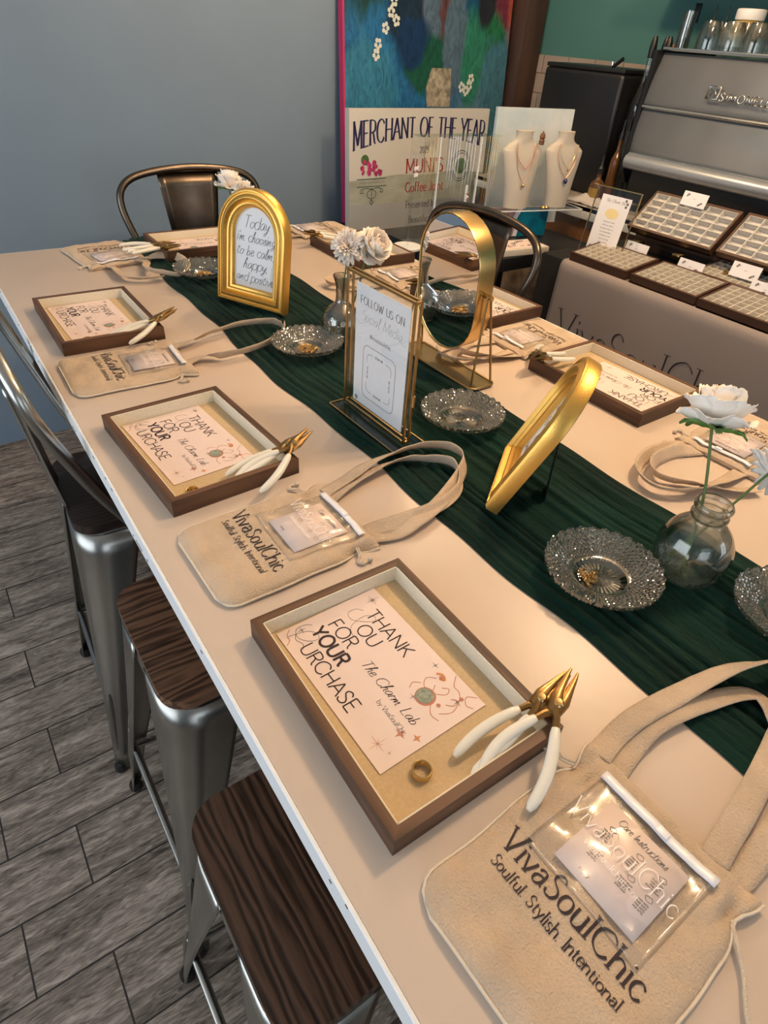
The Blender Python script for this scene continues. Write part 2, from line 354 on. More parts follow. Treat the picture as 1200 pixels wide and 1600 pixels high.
def lettering(mb, s, h, x0, y0, mapf, w_=0.006, thick=None, pen=0.35, serif=False, slant=0.0, script=False, track=14, align='l', xs=1.0, sub=None):
    ST, W = layout(s, h, slant, script, track)
    off = x0 - (W * xs / 2 if align == 'c' else (W * xs if align == 'r' else 0))
    thick = thick or w_
    def T(a, b): return mapf(off + a * xs, y0 + b)
    def bar(p, q, wa):
        p = Vector((p[0], p[1])); q = Vector((q[0], q[1])); d = (q - p); L = d.length
        if L < 1e-7: return
        d /= L; n_ = Vector((-d.y, d.x)) * wa / 2
        ns = 1 if not sub else max(1, int(L / sub))
        vs = []
        for i in range(ns + 1):
            c = p + d * L * i / ns; vs += [T(*(c + n_)), T(*(c - n_))]
        mb.add(vs, [(2 * i, 2 * i + 1, 2 * i + 3, 2 * i + 2) for i in range(ns)])
    for Q, isline, P, cl in ST:
        if isline:
            for i in range(len(Q) - 1):
                dx, dy = Q[i + 1][0] - Q[i][0], Q[i + 1][1] - Q[i][1]; an = math.atan2(dy, dx)
                bar(Q[i], Q[i + 1], w_ + (thick - w_) * abs(sin(an + pen)) ** 1.5)
            if serif:
                for (gx, gy), q, o2 in ((P[0], Q[0], P[1]), (P[-1], Q[-1], P[-2])):
                    if gy in (0, 100, 60, -28) and abs(o2[1] - gy) > abs(o2[0] - gx) * 0.8 and abs(o2[1] - gy) > 20:
                        r = h * 0.12 * (0.8 if gy == 60 else 1)
                        if gy == 60 or (gy == 100 and o2[0] == gx and P[0][0] < 10 and False): bar((q[0] - r, q[1]), (q[0] + r * .2, q[1]), w_)
                        else: bar((q[0] - r, q[1]), (q[0] + r, q[1]), w_)
        else:
            n = len(Q); vs = []
            for i in range(n):
                a = Q[i - 1] if i > 0 else (Q[-2] if cl else Q[0]); b = Q[i + 1] if i < n - 1 else (Q[1] if cl else Q[-1])
                dx, dy = b[0] - a[0], b[1] - a[1]; L = math.hypot(dx, dy) or 1e-9; an = math.atan2(dy, dx)
                wa = w_ + (thick - w_) * abs(sin(an + pen)) ** 1.5
                nx, ny = -dy / L * wa / 2, dx / L * wa / 2
                vs += [T(Q[i][0] + nx, Q[i][1] + ny), T(Q[i][0] - nx, Q[i][1] - ny)]
            mb.add(vs, [(2 * i, 2 * i + 1, 2 * i + 3, 2 * i + 2) for i in range(n - 1)])
    return W * xs
def stroke(mb, pts, wa, mapf, sm=True, n=6, closed=False):
    Q = spline([(a, b, 0) for a, b in pts], n, closed) if sm else [Vector((a, b, 0)) for a, b in pts]
    if closed: Q.append(Q[0])
    vs = []
    for i, q in enumerate(Q):
        a = Q[max(i - 1, 0)]; b = Q[min(i + 1, len(Q) - 1)]; d = (b - a).normalized(); nx = Vector((-d.y, d.x, 0)) * wa / 2
        vs += [mapf(q.x + nx.x, q.y + nx.y), mapf(q.x - nx.x, q.y - nx.y)]
    mb.add(vs, [(2 * i, 2 * i + 1, 2 * i + 3, 2 * i + 2) for i in range(len(Q) - 1)])
def star(mb, x, y, r, mapf, n=4, inner=0.22, r2=None):
    P = []
    for i in range(2 * n):
        a = PI / 2 + PI * i / n; rr = (r if (i // 2) % 2 == 0 or not r2 else r2) if i % 2 == 0 else r * inner
        P.append((x + rr * cos(a), y + rr * sin(a)))
    for i in range(2 * n):
        a, b = P[i], P[(i + 1) % (2 * n)]; mb.add([mapf(x, y), mapf(*a), mapf(*b)], [(0, 1, 2)])
def disc(mb, x, y, r, mapf, n=20, ry=None):
    ry = ry or r
    mb.add([mapf(x + r * cos(2 * PI * i / n), y + ry * sin(2 * PI * i / n)) for i in range(n)], [tuple(range(n))])
# ---------------- room ----------------
def floor_material():
    m = bpy.data.materials.new('grey_wood_look_planks'); m.use_nodes = True
    nt = m.node_tree; N = nt.nodes; L = nt.links; b = N['Principled BSDF']; b.inputs['Roughness'].default_value = 0.5
    tc = N.new('ShaderNodeTexCoord'); mp = N.new('ShaderNodeMapping'); mp.inputs['Location'].default_value = (0.144, -0.02, 0)
    L.new(tc.outputs['Object'], mp.inputs[0])
    br = N.new('ShaderNodeTexBrick'); br.offset = 0.17; br.offset_frequency = 2; br.squash = 1
    br.inputs['Scale'].default_value = 1; br.inputs['Brick Width'].default_value = 0.92; br.inputs['Row Height'].default_value = 0.165
    br.inputs['Mortar Size'].default_value = 0.0022; br.inputs['Mortar Smooth'].default_value = 0.3; br.inputs['Bias'].default_value = 0
    br.inputs['Color1'].default_value = (0.0, 0.0, 0.0, 1); br.inputs['Color2'].default_value = (1, 1, 1, 1); br.inputs['Mortar'].default_value = (0.5, 0.5, 0.5, 1)
    L.new(mp.outputs[0], br.inputs[0])
    sh = N.new('ShaderNodeVectorMath'); sh.operation = 'MULTIPLY_ADD'; sh.inputs[1].default_value = (9, 5, 3); L.new(br.outputs['Color'], sh.inputs[0]); 
    L.new(tc.outputs['Object'], sh.inputs[2])
    mp2 = N.new('ShaderNodeMapping'); mp2.inputs['Scale'].default_value = (2.2, 13, 1); mp2.inputs['Rotation'].default_value = (0, 0, 0.06); L.new(sh.outputs[0], mp2.inputs[0])
    n1 = N.new('ShaderNodeTexNoise'); n1.inputs['Scale'].default_value = 1.8; n1.inputs['Detail'].default_value = 8; n1.inputs['Roughness'].default_value = 0.65; n1.inputs['Distortion'].default_value = 1.2
    L.new(mp2.outputs[0], n1.inputs[0])
    mp3 = N.new('ShaderNodeMapping'); mp3.inputs['Scale'].default_value = (12, 70, 1); mp3.inputs['Rotation'].default_value = (0, 0, 0.25); L.new(sh.outputs[0], mp3.inputs[0])
    n2 = N.new('ShaderNodeTexNoise'); n2.inputs['Scale'].default_value = 1.8; n2.inputs['Detail'].default_value = 6; n2.inputs['Distortion'].default_value = 1.5; L.new(mp3.outputs[0], n2.inputs[0])
    mm = N.new('ShaderNodeMath'); mm.operation = 'MULTIPLY_ADD'; mm.inputs[1].default_value = 0.45; L.new(n2.outputs[0], mm.inputs[0])
    m5 = N.new('ShaderNodeMath'); m5.operation = 'MULTIPLY'; m5.inputs[1].default_value = 0.6; L.new(n1.outputs[0], m5.inputs[0]); L.new(m5.outputs[0], mm.inputs[2])
    r = N.new('ShaderNodeValToRGB'); e = r.color_ramp.elements
    e[0].position = 0.38; e[0].color = (0.058, 0.042, 0.032, 1); e[1].position = 0.66; e[1].color = (0.50, 0.415, 0.34, 1)
    k = e.new(0.52); k.color = (0.235, 0.188, 0.15, 1)
    L.new(mm.outputs[0], r.inputs[0])
    mx = N.new('ShaderNodeMixRGB'); mx.blend_type = 'MIX'; mx.inputs[2].default_value = (0.022, 0.017, 0.014, 1)
    L.new(br.outputs['Fac'], mx.inputs[0]); L.new(r.outputs[0], mx.inputs[1]); L.new(mx.outputs[0], b.inputs['Base Color'])
    bp = N.new('ShaderNodeBump'); bp.inputs['Strength'].default_value = 0.35; bp.inputs['Distance'].default_value = 0.002
    L.new(mm.outputs[0], bp.inputs['Height'])
    iv = N.new('ShaderNodeMath'); iv.operation = 'SUBTRACT'; iv.inputs[0].default_value = 1; L.new(br.outputs['Fac'], iv.inputs[1])
    bp2 = N.new('ShaderNodeBump'); bp2.inputs['Strength'].default_value = 0.8; bp2.inputs['Distance'].default_value = 0.003
    L.new(iv.outputs[0], bp2.inputs['Height']); L.new(bp.outputs[0], bp2.inputs['Normal']); L.new(bp2.outputs[0], b.inputs['Normal'])
    return m
def tile_material():
    m = bpy.data.materials.new('subway_tile'); m.use_nodes = True
    nt = m.node_tree; N = nt.nodes; L = nt.links; b = N['Principled BSDF']; b.inputs['Roughness'].default_value = 0.35
    tc = N.new('ShaderNodeTexCoord'); sp = N.new('ShaderNodeSeparateXYZ'); cb = N.new('ShaderNodeCombineXYZ')
    L.new(tc.outputs['Object'], sp.inputs[0]); L.new(sp.outputs[1], cb.inputs[0]); L.new(sp.outputs[2], cb.inputs[1])
    br = N.new('ShaderNodeTexBrick'); br.inputs['Scale'].default_value = 1; br.inputs['Brick Width'].default_value = 0.172; br.inputs['Row Height'].default_value = 0.087
    mp = N.new('ShaderNodeMapping'); mp.inputs['Location'].default_value = (0, 0.044, 0); L.new(cb.outputs[0], mp.inputs[0])
    br.inputs['Mortar Size'].default_value = 0.0022; br.inputs['Color1'].default_value = (0.33, 0.275, 0.23, 1); br.inputs['Color2'].default_value = (0.37, 0.31, 0.265, 1)
    br.inputs['Mortar'].default_value = (0.14, 0.11, 0.09, 1); L.new(mp.outputs[0], br.inputs[0]); L.new(br.outputs['Color'], b.inputs['Base Color'])
    iv = N.new('ShaderNodeMath'); iv.operation = 'SUBTRACT'; iv.inputs[0].default_value = 1; L.new(br.outputs['Fac'], iv.inputs[1])
    bp = N.new('ShaderNodeBump'); bp.inputs['Distance'].default_value = 0.003; L.new(iv.outputs[0], bp.inputs['Height']); L.new(bp.outputs[0], b.inputs['Normal'])
    return m
M['floor'] = floor_material(); M['tile'] = tile_material()
struct('floor', MB().box((0.35, 0.32, -0.05), (5.5, 5.44, 0.1)), 'floor', smooth=False)
struct('ceiling', MB().box((0.35, 0.32, 2.95), (5.5, 5.44, 0.1)), 'ceiling', smooth=False)
struct('wall_back', MB().box((0.35, 3.07, 1.45), (5.5, 0.1, 2.9)), 'paint_blue', smooth=False)
struct('wall_left', MB().box((-2.45, 0.32, 1.45), (0.1, 5.4, 2.9)), 'paint_blue', smooth=False)
struct('wall_front', MB().box((0.35, -2.45, 1.45), (5.5, 0.1, 2.9)), 'paint_blue', smooth=False)
struct('wall_right', MB().box((3.05, 0.32, 1.45), (0.1, 5.4, 2.9)), 'paint_teal', smooth=False)
struct('trim_1', MB().box((2.992, 0.4, 1.26), (0.016, 5.2, 0.68)), 'tile', smooth=False)
def window_frame(n, c, wy, wz, ax):
    mb = MB()
    def bx(u, z, du, dz):
        if ax == 'x': mb.box((c[0], c[1] + u, c[2] + z), (0.06, du, dz))
        else: mb.box((c[0] + u, c[1], c[2] + z), (du, 0.06, dz))
    for s in (-1, 1): bx(s * (wy / 2 + .03), 0, .06, wz + .12); bx(0, s * (wz / 2 + .03), wy, .06)
    bx(0, 0, .04, wz); bx(0, wz * .18, wy, .03)
    struct('window_%d' % n, mb, 'edge', smooth=False)
window_frame(1, (-2.30, 1.05, 1.55), 2.6, 1.7, 'x'); window_frame(2, (-0.3, -2.30, 1.5), 2.4, 1.7, 'y'); window_frame(3, (2.3, -2.30, 1.6), 1.0, 1.5, 'y')
# corner post, wall shelf
tag(MB().box((2.91, 2.94, 1.45), (0.14, 0.14, 2.9), 0.006).build('wooden_post', 'postwood'), 'dark brown wooden post in the corner right of the painting', 'post')
s = thing('wall_shelf', (2.86, 1.1, 1.865), 0, 'dark wooden shelf high on the teal wall above the espresso machine', 'shelf')
MB().box((0, 0, 0.02), (0.24, 2.1, 0.045), 0.004).build('board', 'postwood', s)
for y in (-0.9, 0.1): MB().prism([(-.1, 0), (.12, 0), (.12, -.12)], -.01, .01).build('bracket', 'black', s).matrix_local = Matrix.Translation((0, y, 0)) @ Matrix.Rotation(PI / 2, 4, 'X')

# ---------------- table ----------------
T = thing('long_table', (0.75, 0.9, 0), 0, 'long beige laminate table with chipped white edge', 'table')
TX0, TX1, TY0, TY1, TZ = 0.13 - .75, 1.374 - .75, -0.45 - .9, 2.285 - .9, 1.04
def uvr(): pass
MB().box(((TX0 + TX1) / 2, (TY0 + TY1) / 2, TZ - .02), (TX1 - TX0 - .004, TY1 - TY0 - .004, .04), 0.002).build('tabletop', 'tabletop', T)
e = MB()
for c, d in ((((TX0), 0.0175, TZ - .021), (.005, TY1 - TY0, .04)), ((TX1, 0.0175, TZ - .021), (.005, TY1 - TY0, .04)), ((0, TY1, TZ - .021), (TX1 - TX0, .005, .04)), ((0, TY0, TZ - .021), (TX1 - TX0, .005, .04))):
    e.box(c, d, .0012, 1)
eb = e.build('edge_band', 'edge', T)
sc = MB()
for i in range(26):
    y = random.uniform(TY0 + .5, TY1 - .1); L_ = random.choice([.004, .006, .008, .03]); x = TX0 - .00285
    sc.box((x, y, TZ - random.choice([.003, .004, .012, .03])), (.0006, L_, random.uniform(.0015, .003)))
sc.build('edge_chips', 'scuff', T, smooth=False)
for (x, y) in ((-.42, -.95), (.42, -.95), (-.38, .16), (.42, .16), (-.42, 1.15), (.42, 1.15)):
    MB().box((x, y, .5), (.07, .15, 1.0), .004).build('leg', 'redwood', T)
MB().box((0, 0.1, .985), (.9, 2.2, .03), .003).build('support_rail', 'redwood', T)

# ---------------- stools ----------------
def arcpts(cx, cy, r, a0, a1, n): return [(cx + r * cos(a0 + (a1 - a0) * i / n), cy + r * sin(a0 + (a1 - a0) * i / n)) for i in range(n + 1)]
def make_stool(seatmat, metal, label, back=False):
    s = thing('bar_stool', (0, 0, 0), 0, label, 'stool')
    MB().prism(rrect(.315, .315, .05, 8), .757, .778).build('seat', seatmat, s)
    mb = MB(); P0 = rrect(.305, .305, .05, 8); P1 = rrect(.315, .315, .055, 8); n = len(P0)
    mb.add([(x, y, .756) for x, y in P0] + [(x, y, .705) for x, y in P1] + [(x * .975, y * .975, .756) for x, y in P0] + [(x * .975, y * .975, .705) for x, y in P1],
           [(i, (i + 1) % n, n + (i + 1) % n, n + i) for i in range(n)] + [(2 * n + i, 3 * n + i, 3 * n + (i + 1) % n, 2 * n + (i + 1) % n) for i in range(n)] + [(n + i, n + (i + 1) % n, 3 * n + (i + 1) % n, 3 * n + i) for i in range(n)])
    mb.build('seat_frame', metal, s)
    for sx in (-1, 1):
        for sy in (-1, 1):
            mb = MB(); K = 14
            def leg(u, v):
                # u along height, v across the wrapped sheet
                t = u; wd = .092 * (1 - t) ** 1.35 + .024; r = min(.05 * (1 - t) + .018, wd * .75)
                fx = .1575 + .08 * t ** 1.05; z = .748 * (1 - t) + .012 * t
                q = v * 2 - 1  # -1..1 around the corner
                arc = r * PI / 2; flat = max(wd - arc / 2, .004)
                d_ = q * (arc / 2 + flat)
                if abs(d_) <= arc / 2:
                    a = PI / 4 + d_ / r; x = fx - r + r * cos(a); y = fx - r + r * sin(a)
                elif d_ > 0: x = fx - r - (d_ - arc / 2); y = fx
                else: x = fx; y = fx - r - (-d_ - arc / 2)
                return (sx * x, sy * y, z)
            mb.grid(K, 17, leg)
            l = mb.build('leg', metal, s, solid=.003)
            MB().lathe([(.013, 0), (.017, .004), (.017, .02), (.012, .03)], 12, (sx * .227, sy * .227, 0)).build('foot_cap', 'black', l)
            g = MB(); g.tube([(sx * (.1575 + .085 * t + .001 - .012), sy * (.1575 + .085 * t + .001 - .012), .748 * (1 - t)) for t in (.62, .64, .7, .8, .88, .9)], [.001, .006, .0085, .0075, .006, .001], 8); g.build('leg_rib', metal, l)
    zc = .21; f = .1575 + .085 * (1 - zc / .748) - .016
    for a, b in (((-f, -f), (f, -f)), ((-f, f), (f, f)), ((-f, -f), (-f, f)), ((f, -f), (f, f))):
        z = zc + (.05 if a[0] == b[0] else 0)
        mb = MB(); A = Vector((*a, z)); B = Vector((*b, z)); pts = [A.lerp(B, t) - Vector((0, 0, .012 * sin(PI * t))) for t in (0, .08, .16, .5, .84, .92, 1)]
        mb.tube(pts, [.003, .008, .0085, .0085, .0085, .008, .003], 10, flat=.75); mb.build('footrest_bar', metal, s)
    if back:
        pts = spline([(-.03, -.165, .745), (-.085, -.19, .86), (-.13, -.235, .99), (-.165, -.262, 1.10), (-.18, -.245, 1.165), (-.19, -.17, 1.20), (-.195, 0, 1.215),
                      (-.19, .17, 1.20), (-.18, .245, 1.165), (-.165, .262, 1.10), (-.13, .235, .99), (-.085, .19, .86), (-.03, .165, .745)], 6)
        h = MB().tube(pts, .0125, 12).build('back_hoop', metal, s)
        for sy in (-1, 1): MB().tube([(-.03, sy * .155, .735), (-.03, sy * .185, .735)], .009, 8).build('bolt', metal, h)
        def sp(u, v):
            z = .765 + u * .435; y = (v - .5) * (.13 + .10 * u); x = -.15 - .045 * u ** .8 - .012 * cos((v - .5) * PI)
            return (x, y, z)
        sp_ = MB().grid(10, 9, sp).build('back_splat', metal, s, solid=.003)
        g = MB()
        for sgn in (-1, 1): pass
        g.tube(spline([(-.178, -.045, .90), (-.192, -.052, 1.03), (-.197, -.045, 1.065), (-.199, 0, 1.07), (-.197, .045, 1.065), (-.192, .052, 1.03), (-.178, .045, .90)], 5), .0035, 6)
        g.build('embossed_panel', metal, sp_)
    return s
st1 = make_stool('seat_wood', 'steel', 'backless metal stool nearest the camera, dark seat with lengthwise grain, beside long table')
st1.location = (0.205, 0.318, 0); st1['group'] = 'metal stools around the long table'
st2 = make_stool('seat_wood_x', 'steel', 'backless metal stool with brown wood seat, between the near stool and the backrest stool')
st2.location = (0.243, 0.80, 0); st2['group'] = 'metal stools around the long table'
st3 = make_stool('seat_black', 'steel', 'metal stool with curved tube backrest and near-black seat, at left edge beside long table', True)
st3.location = (0.236, 1.318, 0); st3.rotation_euler = (0, 0, -.045); st3['group'] = 'metal stools around the long table'
st4 = make_stool('seat_black', 'darksteel', 'dark bronze metal stool against the blue wall at the far end of the table', True)
st4.location = (0.875, 2.30, 0); st4.rotation_euler = (0, 0, -PI / 2); st4['group'] = 'metal stools around the long table'
st5 = clone(st4, (1.335, 1.575, 0), PI, 'dark bronze metal stool tucked under the right side, seen behind the oval mirror', 'metal stools around the long table')

# ---------------- table runner ----------------
rng = random.Random(3)
lines = [(rng.uniform(0, 1), rng.uniform(.004, .013), rng.uniform(.003, .0085), rng.uniform(0, 6), rng.uniform(.8, 2.4), rng.uniform(.01, .04)) for _ in range(64)]
def runner(u, v):
    # v across, u along
    y = -0.42 + u * 2.86
    L_ = .545 + .008 * sin(y * 3.1 + 1) + .005 * sin(y * 9.3) + .003 * sin(y * 27)
    R_ = .905 + .007 * sin(y * 2.3 + 2) + .005 * sin(y * 8.1 + 1) + .003 * sin(y * 23)
    x = L_ + (R_ - L_) * v; z = 1.0425
    for c, w_, a, p, f, am in lines:
        d = (v - c - am * sin(y * f * 2 + p)) / (w_ * 1.6)
        k = .5 + .5 * sin(y * f * 1.7 + p * 2)
        if abs(d) < 3: z += a * math.exp(-d * d) * k
    z += .0012 * noise.noise(Vector((x * 60, y * 14, 0)))
    z = min(z, 1.0508)
    ed = min(v, 1 - v)
    if ed < .03: z = 1.0418 + (z - 1.0418) * ed / .03
    yy = y
    if y > 2.275:
        d = y - 2.275; yy = 2.295 + min(d, .012) * .5 + .006 * sin(x * 40); z = z - max(0, d - .004)
    return (x, yy, z)
tag(MB().grid(520, 150, runner).build('table_runner', 'runner', angle=180, solid=.0008), 'dark green crinkled gauze runner laid along the middle of the table', 'table runner')
# ---------------- shadow box trays with cards, rings and pliers ----------------
TW, TL, TH = .227, .316, .030
def tmap(x0, y0, z): return lambda a, b: (x0 + b, y0 - a, z)      # reader stands at -x: right is -y, up is +x
def make_tray(label):
    t = thing('shadow_box_tray', (0, 0, 0), 0, label, 'tray', 'walnut shadow box trays along the table')
    f = .011
    def rail(A, B, C_, D, m):
        MB().add([(p[0], p[1], z) for z in (0, TH) for p in (A, B, C_, D)], [(3, 2, 1, 0), (4, 5, 6, 7), (0, 1, 5, 4), (1, 2, 6, 5), (2, 3, 7, 6), (3, 0, 4, 7)]).build('frame_rail', m, t, smooth=False)
    X, Y = TW / 2, TL / 2; x, y = X - f, Y - f
    rail((-X, -Y), (X, -Y), (x, -y), (-x, -y), 'walnut'); rail((X, Y), (-X, Y), (-x, y), (x, y), 'walnut')
    rail((X, -Y), (X, Y), (x, y), (x, -y), 'walnut_y'); rail((-X, Y), (-X, -Y), (-x, -y), (-x, y), 'walnut_y')
    l = MB(); g = .0022
    l.box((x - g / 2, 0, .0165), (g, 2 * y, .024)); l.box((-x + g / 2, 0, .0165), (g, 2 * y, .024)); l.box((0, y - g / 2, .0165), (2 * x, g, .024)); l.box((0, -y + g / 2, .0165), (2 * x, g, .024))
    l.build('linen_liner', 'liner', t, smooth=False)
    MB().box((0, 0, .003), (2 * x, 2 * y, .004)).build('felt_base', 'felt', t, smooth=False)
    return t
CW, CH = .226, .152
def make_card(label):
    c = thing('thank_you_card', (0, 0, 0), 0, label, 'card', 'printed thank-you cards lying in the trays')
    MB().box((0, 0, .0005), (CH, CW, .0009)).build('card_sheet', 'card', c, smooth=False)
    mp = tmap(-CH / 2, CW / 2, .0012)
    k = MB()
    lettering(k, 'THANK', .0195, .034, .113, mp, .0017, track=9, xs=1.13)
    lettering(k, 'OU', .0195, .048, .088, mp, .0017, track=9, xs=1.13)
    lettering(k, 'FOR', .0195, .022, .0625, mp, .0017, track=9, xs=1.13)
    lettering(k, 'YOUR', .0195, .020, .038, mp, .0034, track=12, xs=1.05)
    lettering(k, 'URCHASE', .0195, .036, .012, mp, .0017, track=8, xs=1.1)
    k.build('block_lettering', 'ink', c, smooth=False)
    k = MB()
    stroke(k, [(.027, .116), (.019, .108), (.020, .096), (.032, .094), (.044, .106), (.050, .118), (.044, .122), (.036, .112), (.038, .094), (.044, .084), (.056, .080)], .0005, mp)
    stroke(k, [(.012, .046), (.006, .036), (.008, .024), (.020, .020), (.032, .028), (.036, .040), (.028, .044), (.018, .036), (.014, .022), (.012, .010)], .0006, mp)
    stroke(k, [(.014, .020), (.022, .016), (.032, .020), (.040, .016)], .0006, mp)
    lettering(k, 'The Charm Lab', .0135, .096, .063, mp, .00055, thick=.0009, script=True, slant=.28, track=2, xs=1.12)
    k.build('script_lettering', 'ink', c, smooth=False)
    k = MB(); lettering(k, 'by VivaSoulChic', .0062, .152, .0475, mp, .0004, thick=.0007, serif=True, track=10)
    for (x, y, r, n) in ((.018, .137, .011, 8), (.012, .030, .007, 4), (.150, .139, .006, 4), (.205, .146 - .02, .007, 4), (.170, .088, .006, 4), (.212, .022, .003, 4)): star(k, x, y, r, mp, n, .12, r * .6 if n > 4 else None)
    k.build('grey_print', 'grey_ink', c, smooth=False)
    k = MB()
    for pts in ([(.176, .150), (.186, .138), (.196, .137), (.206, .128), (.212, .112), (.205, .098)], [(.166, .128), (.158, .118), (.166, .108), (.176, .112), (.172, .120)], [(.182, .112), (.190, .122), (.186, .130), (.180, .124)],
                [(.200, .112), (.207, .120), (.204, .128), (.198, .122)], [(.160, .108), (.154, .100), (.158, .092)], [(.214, .150), (.206, .140), (.214, .132), (.222, .136)], [(.002, .018), (.010, .010), (.018, .009), (.024, .002)], [(.190, .098), (.200, .090), (.212, .092)]): stroke(k, pts, .0009, mp)
    disc(k, .178, .100, .0128, mp, 24); star(k, .2, .046, .0075, mp, 4, .3); star(k, .196, .018, .014, mp, 8, .06, .008)
    for x, y in ((.168, .133), (.205, .133), (.196, .105)): disc(k, x, y, .0028, mp, 8)
    k.build('copper_print', 'copper', c, smooth=False)
    k = MB(); mp2 = tmap(-CH / 2, CW / 2, .0015); disc(k, .177, .100, .0106, mp2, 24); k.build('round_motif', 'sage', c, smooth=False)
    k = MB(); star(k, .215, .058, .006, mp, 4, .3); stroke(k, [(.160, .132), (.166, .137), (.173, .134), (.168, .130)], .003, mp); k.build('orange_print', 'orange', c, smooth=False)
    return c
def make_ring(label):
    r = thing('gold_ring', (0, 0, 0), 0, label, 'ring', 'gold rings lying in the trays')
    for z in (.0012, .0046, .008): pass
    mb = MB()
    for z, tw in ((.0015, 0), (.0042, .0004), (.0068, -.0004)): mb.tube([(.0098 * cos(a), .0098 * sin(a), z + tw * cos(a * 2)) for a in [2 * PI * i / 40 for i in range(40)]], .0013, 8, closed=True)
    mb.build('ring_bands', 'gold', r)
    return r
def make_pliers(label, oa=.42, ob=.42, curl=1.0):
    """jaws towards +x, handles towards -x, pivot at the origin; oa and ob are the opening of each handle"""
    p = thing('jewellery_pliers', (0, 0, 0), 0, label, 'pliers', 'bronze pliers with ivory grips resting on the trays')
    for s, o in ((1, oa), (-1, ob)):
        j = MB(); ang = s * o * .22
        def q(x, y): return (x * cos(ang) - y * sin(ang), x * sin(ang) + y * cos(ang))
        secs = [(-.012, .004, .0048, .0045), (-.004, .0025, .0075, .0055), (.006, .0035, .0078, .0055), (.014, .0036, .006, .005), (.026, .003, .0042, .004), (.038, .0022, .0028, .003), (.048, .0012, .0012, .0014)]
        pts = [(*q(x, s * c), 0.0015 * s) for x, c, a, b in secs]
        j.tube(pts, [a for x, c, a, b in secs], 10, flat=.72)
        def hp(t): return (-.008 - .108 * t, s * (.0035 + .105 * o * (math.sin(min(1, t * 1.02) * PI * .60) ** 1.15) * (1 - .18 * t)))
        tang = [(-.004, -s * .002), (-.010, s * .0015), hp(.08), hp(.16), hp(.22)]
        j.tube([(x, y, -.001 * s) for x, y in tang], [.0055, .005, .0042, .0038, .0034], 8)
        j.build('jaw', 'bronze', p)
        h = MB(); P = []
        for t in [i / 14 for i in range(15)]:
            x, y = hp(.17 + .83 * t); P.append((x, y, -.001 * s - .003 * t * t))
        h.tube(P, [.0045] + [.0056 + .0012 * sin(PI * t / 14) for t in range(1, 13)] + [.0055, .0028], 12, flat=.85); h.build('grip_handle', 'grip', p)
    MB().lathe([(.0058, -.006), (.0062, -.004), (.0062, .005), (.0045, .0068), (.001, .0072)], 16).build('pivot_rivet', 'brass', p)
    return p
trays = [
    ((.3003, .3447), -.0075, 'walnut shadow box tray nearest the camera, whole card and gold ring in view'),
    ((.2911, .9462), .0589, 'walnut shadow box tray second from the camera on the left table side'),
    ((.2920, 1.6062), -.0028, 'walnut shadow box tray on the left beside the green runner, farthest of the left side'),
    ((.758, 2.095), -PI / 2 + .0, 'walnut shadow box tray at the far table end, before the stool by the wall'),
    ((1.2105, .7573), PI + .018, 'walnut shadow box tray on the right side, just beyond the tilted gilt frame'),
    ((1.262, 1.302), PI + .04, 'walnut shadow box tray on the right, half hidden behind the oval mirror'),
    ((1.236, 1.868), PI, 'walnut shadow box tray on the right behind the flowers, nearest the merchant sign'),
]
T0 = make_tray('x'); C0 = make_card('x'); R0 = make_ring('x'); P0 = make_pliers('x', .19, .05); P1 = make_pliers('x', .36, .22)
where = ['the tray nearest the camera', 'the second tray from the camera on the left', 'the farthest left-side tray', 'the tray at the far table end', 'the right tray beyond the tilted gilt frame', 'the tray behind the oval mirror', 'the tray nearest the merchant sign']
# pliers poses in tray space: (x, y, z, yaw, pitch)
pose = {0: [(.108, -.122, .0405, .30, -.12, 0), (.112, -.138, .0445, .62, -.06, 1)]}
for i, ((x, y), a, lab) in enumerate(trays):
    t = T0 if i == 0 else copy_tree(T0); zt = 1.051 if i == 3 else 1.04; t.location = (x, y, zt); t.rotation_euler = (0, 0, a); tag(t, lab)
    mw = Matrix.Translation((x, y, zt)) @ Matrix.Rotation(a, 4, 'Z')
    c = C0 if i == 0 else copy_tree(C0); v = mw @ Vector((-.008, .029, .0055)); c.location = v; c.rotation_euler = (0, 0, a + (.035, .02, .03, -.02, .04, .0, .03)[i])
    tag(c, 'blush thank-you card lying in ' + where[i])
    r = R0 if i == 0 else copy_tree(R0); v = mw @ Vector(((-.042, -.108, .0055), (-.066, -.122, .0055), (-.05, -.11, .0055), (-.05, -.11, .0055), (-.03, -.105, .0055), (-.05, -.11, .0055), (-.05, -.11, .0055))[i]); r.location = v
    tag(r, 'layered gold ring lying in ' + where[i])
    if i == 3: ps = [(.088, -.148, .037, 1.75, .02, 0), (.070, -.160, .041, 1.45, 0, 1)]
    elif i in (0,): ps = [(.110, -.124, .0405, .09, -.20, 0), (.116, -.141, .0475, .37, -.22, 1)]
    else: ps = [(.110, -.126, .0405, .06 + .04 * (i % 3), -.18, 0), (.116, -.140, .0475, .38 - .04 * (i % 2), -.20, 1)]
    for k, (px, py, pz, yaw, pit, typ) in enumerate(ps):
        P = (P0, P1)[typ] if i == 0 else copy_tree((P0, P1)[typ])
        P.location = mw @ Vector((px, py, pz)); P.rotation_euler = (0, pit, a + yaw)
        tag(P, ('pliers with both ivory grips inside ', 'pliers with one grip hanging outside ')[typ] + where[i])
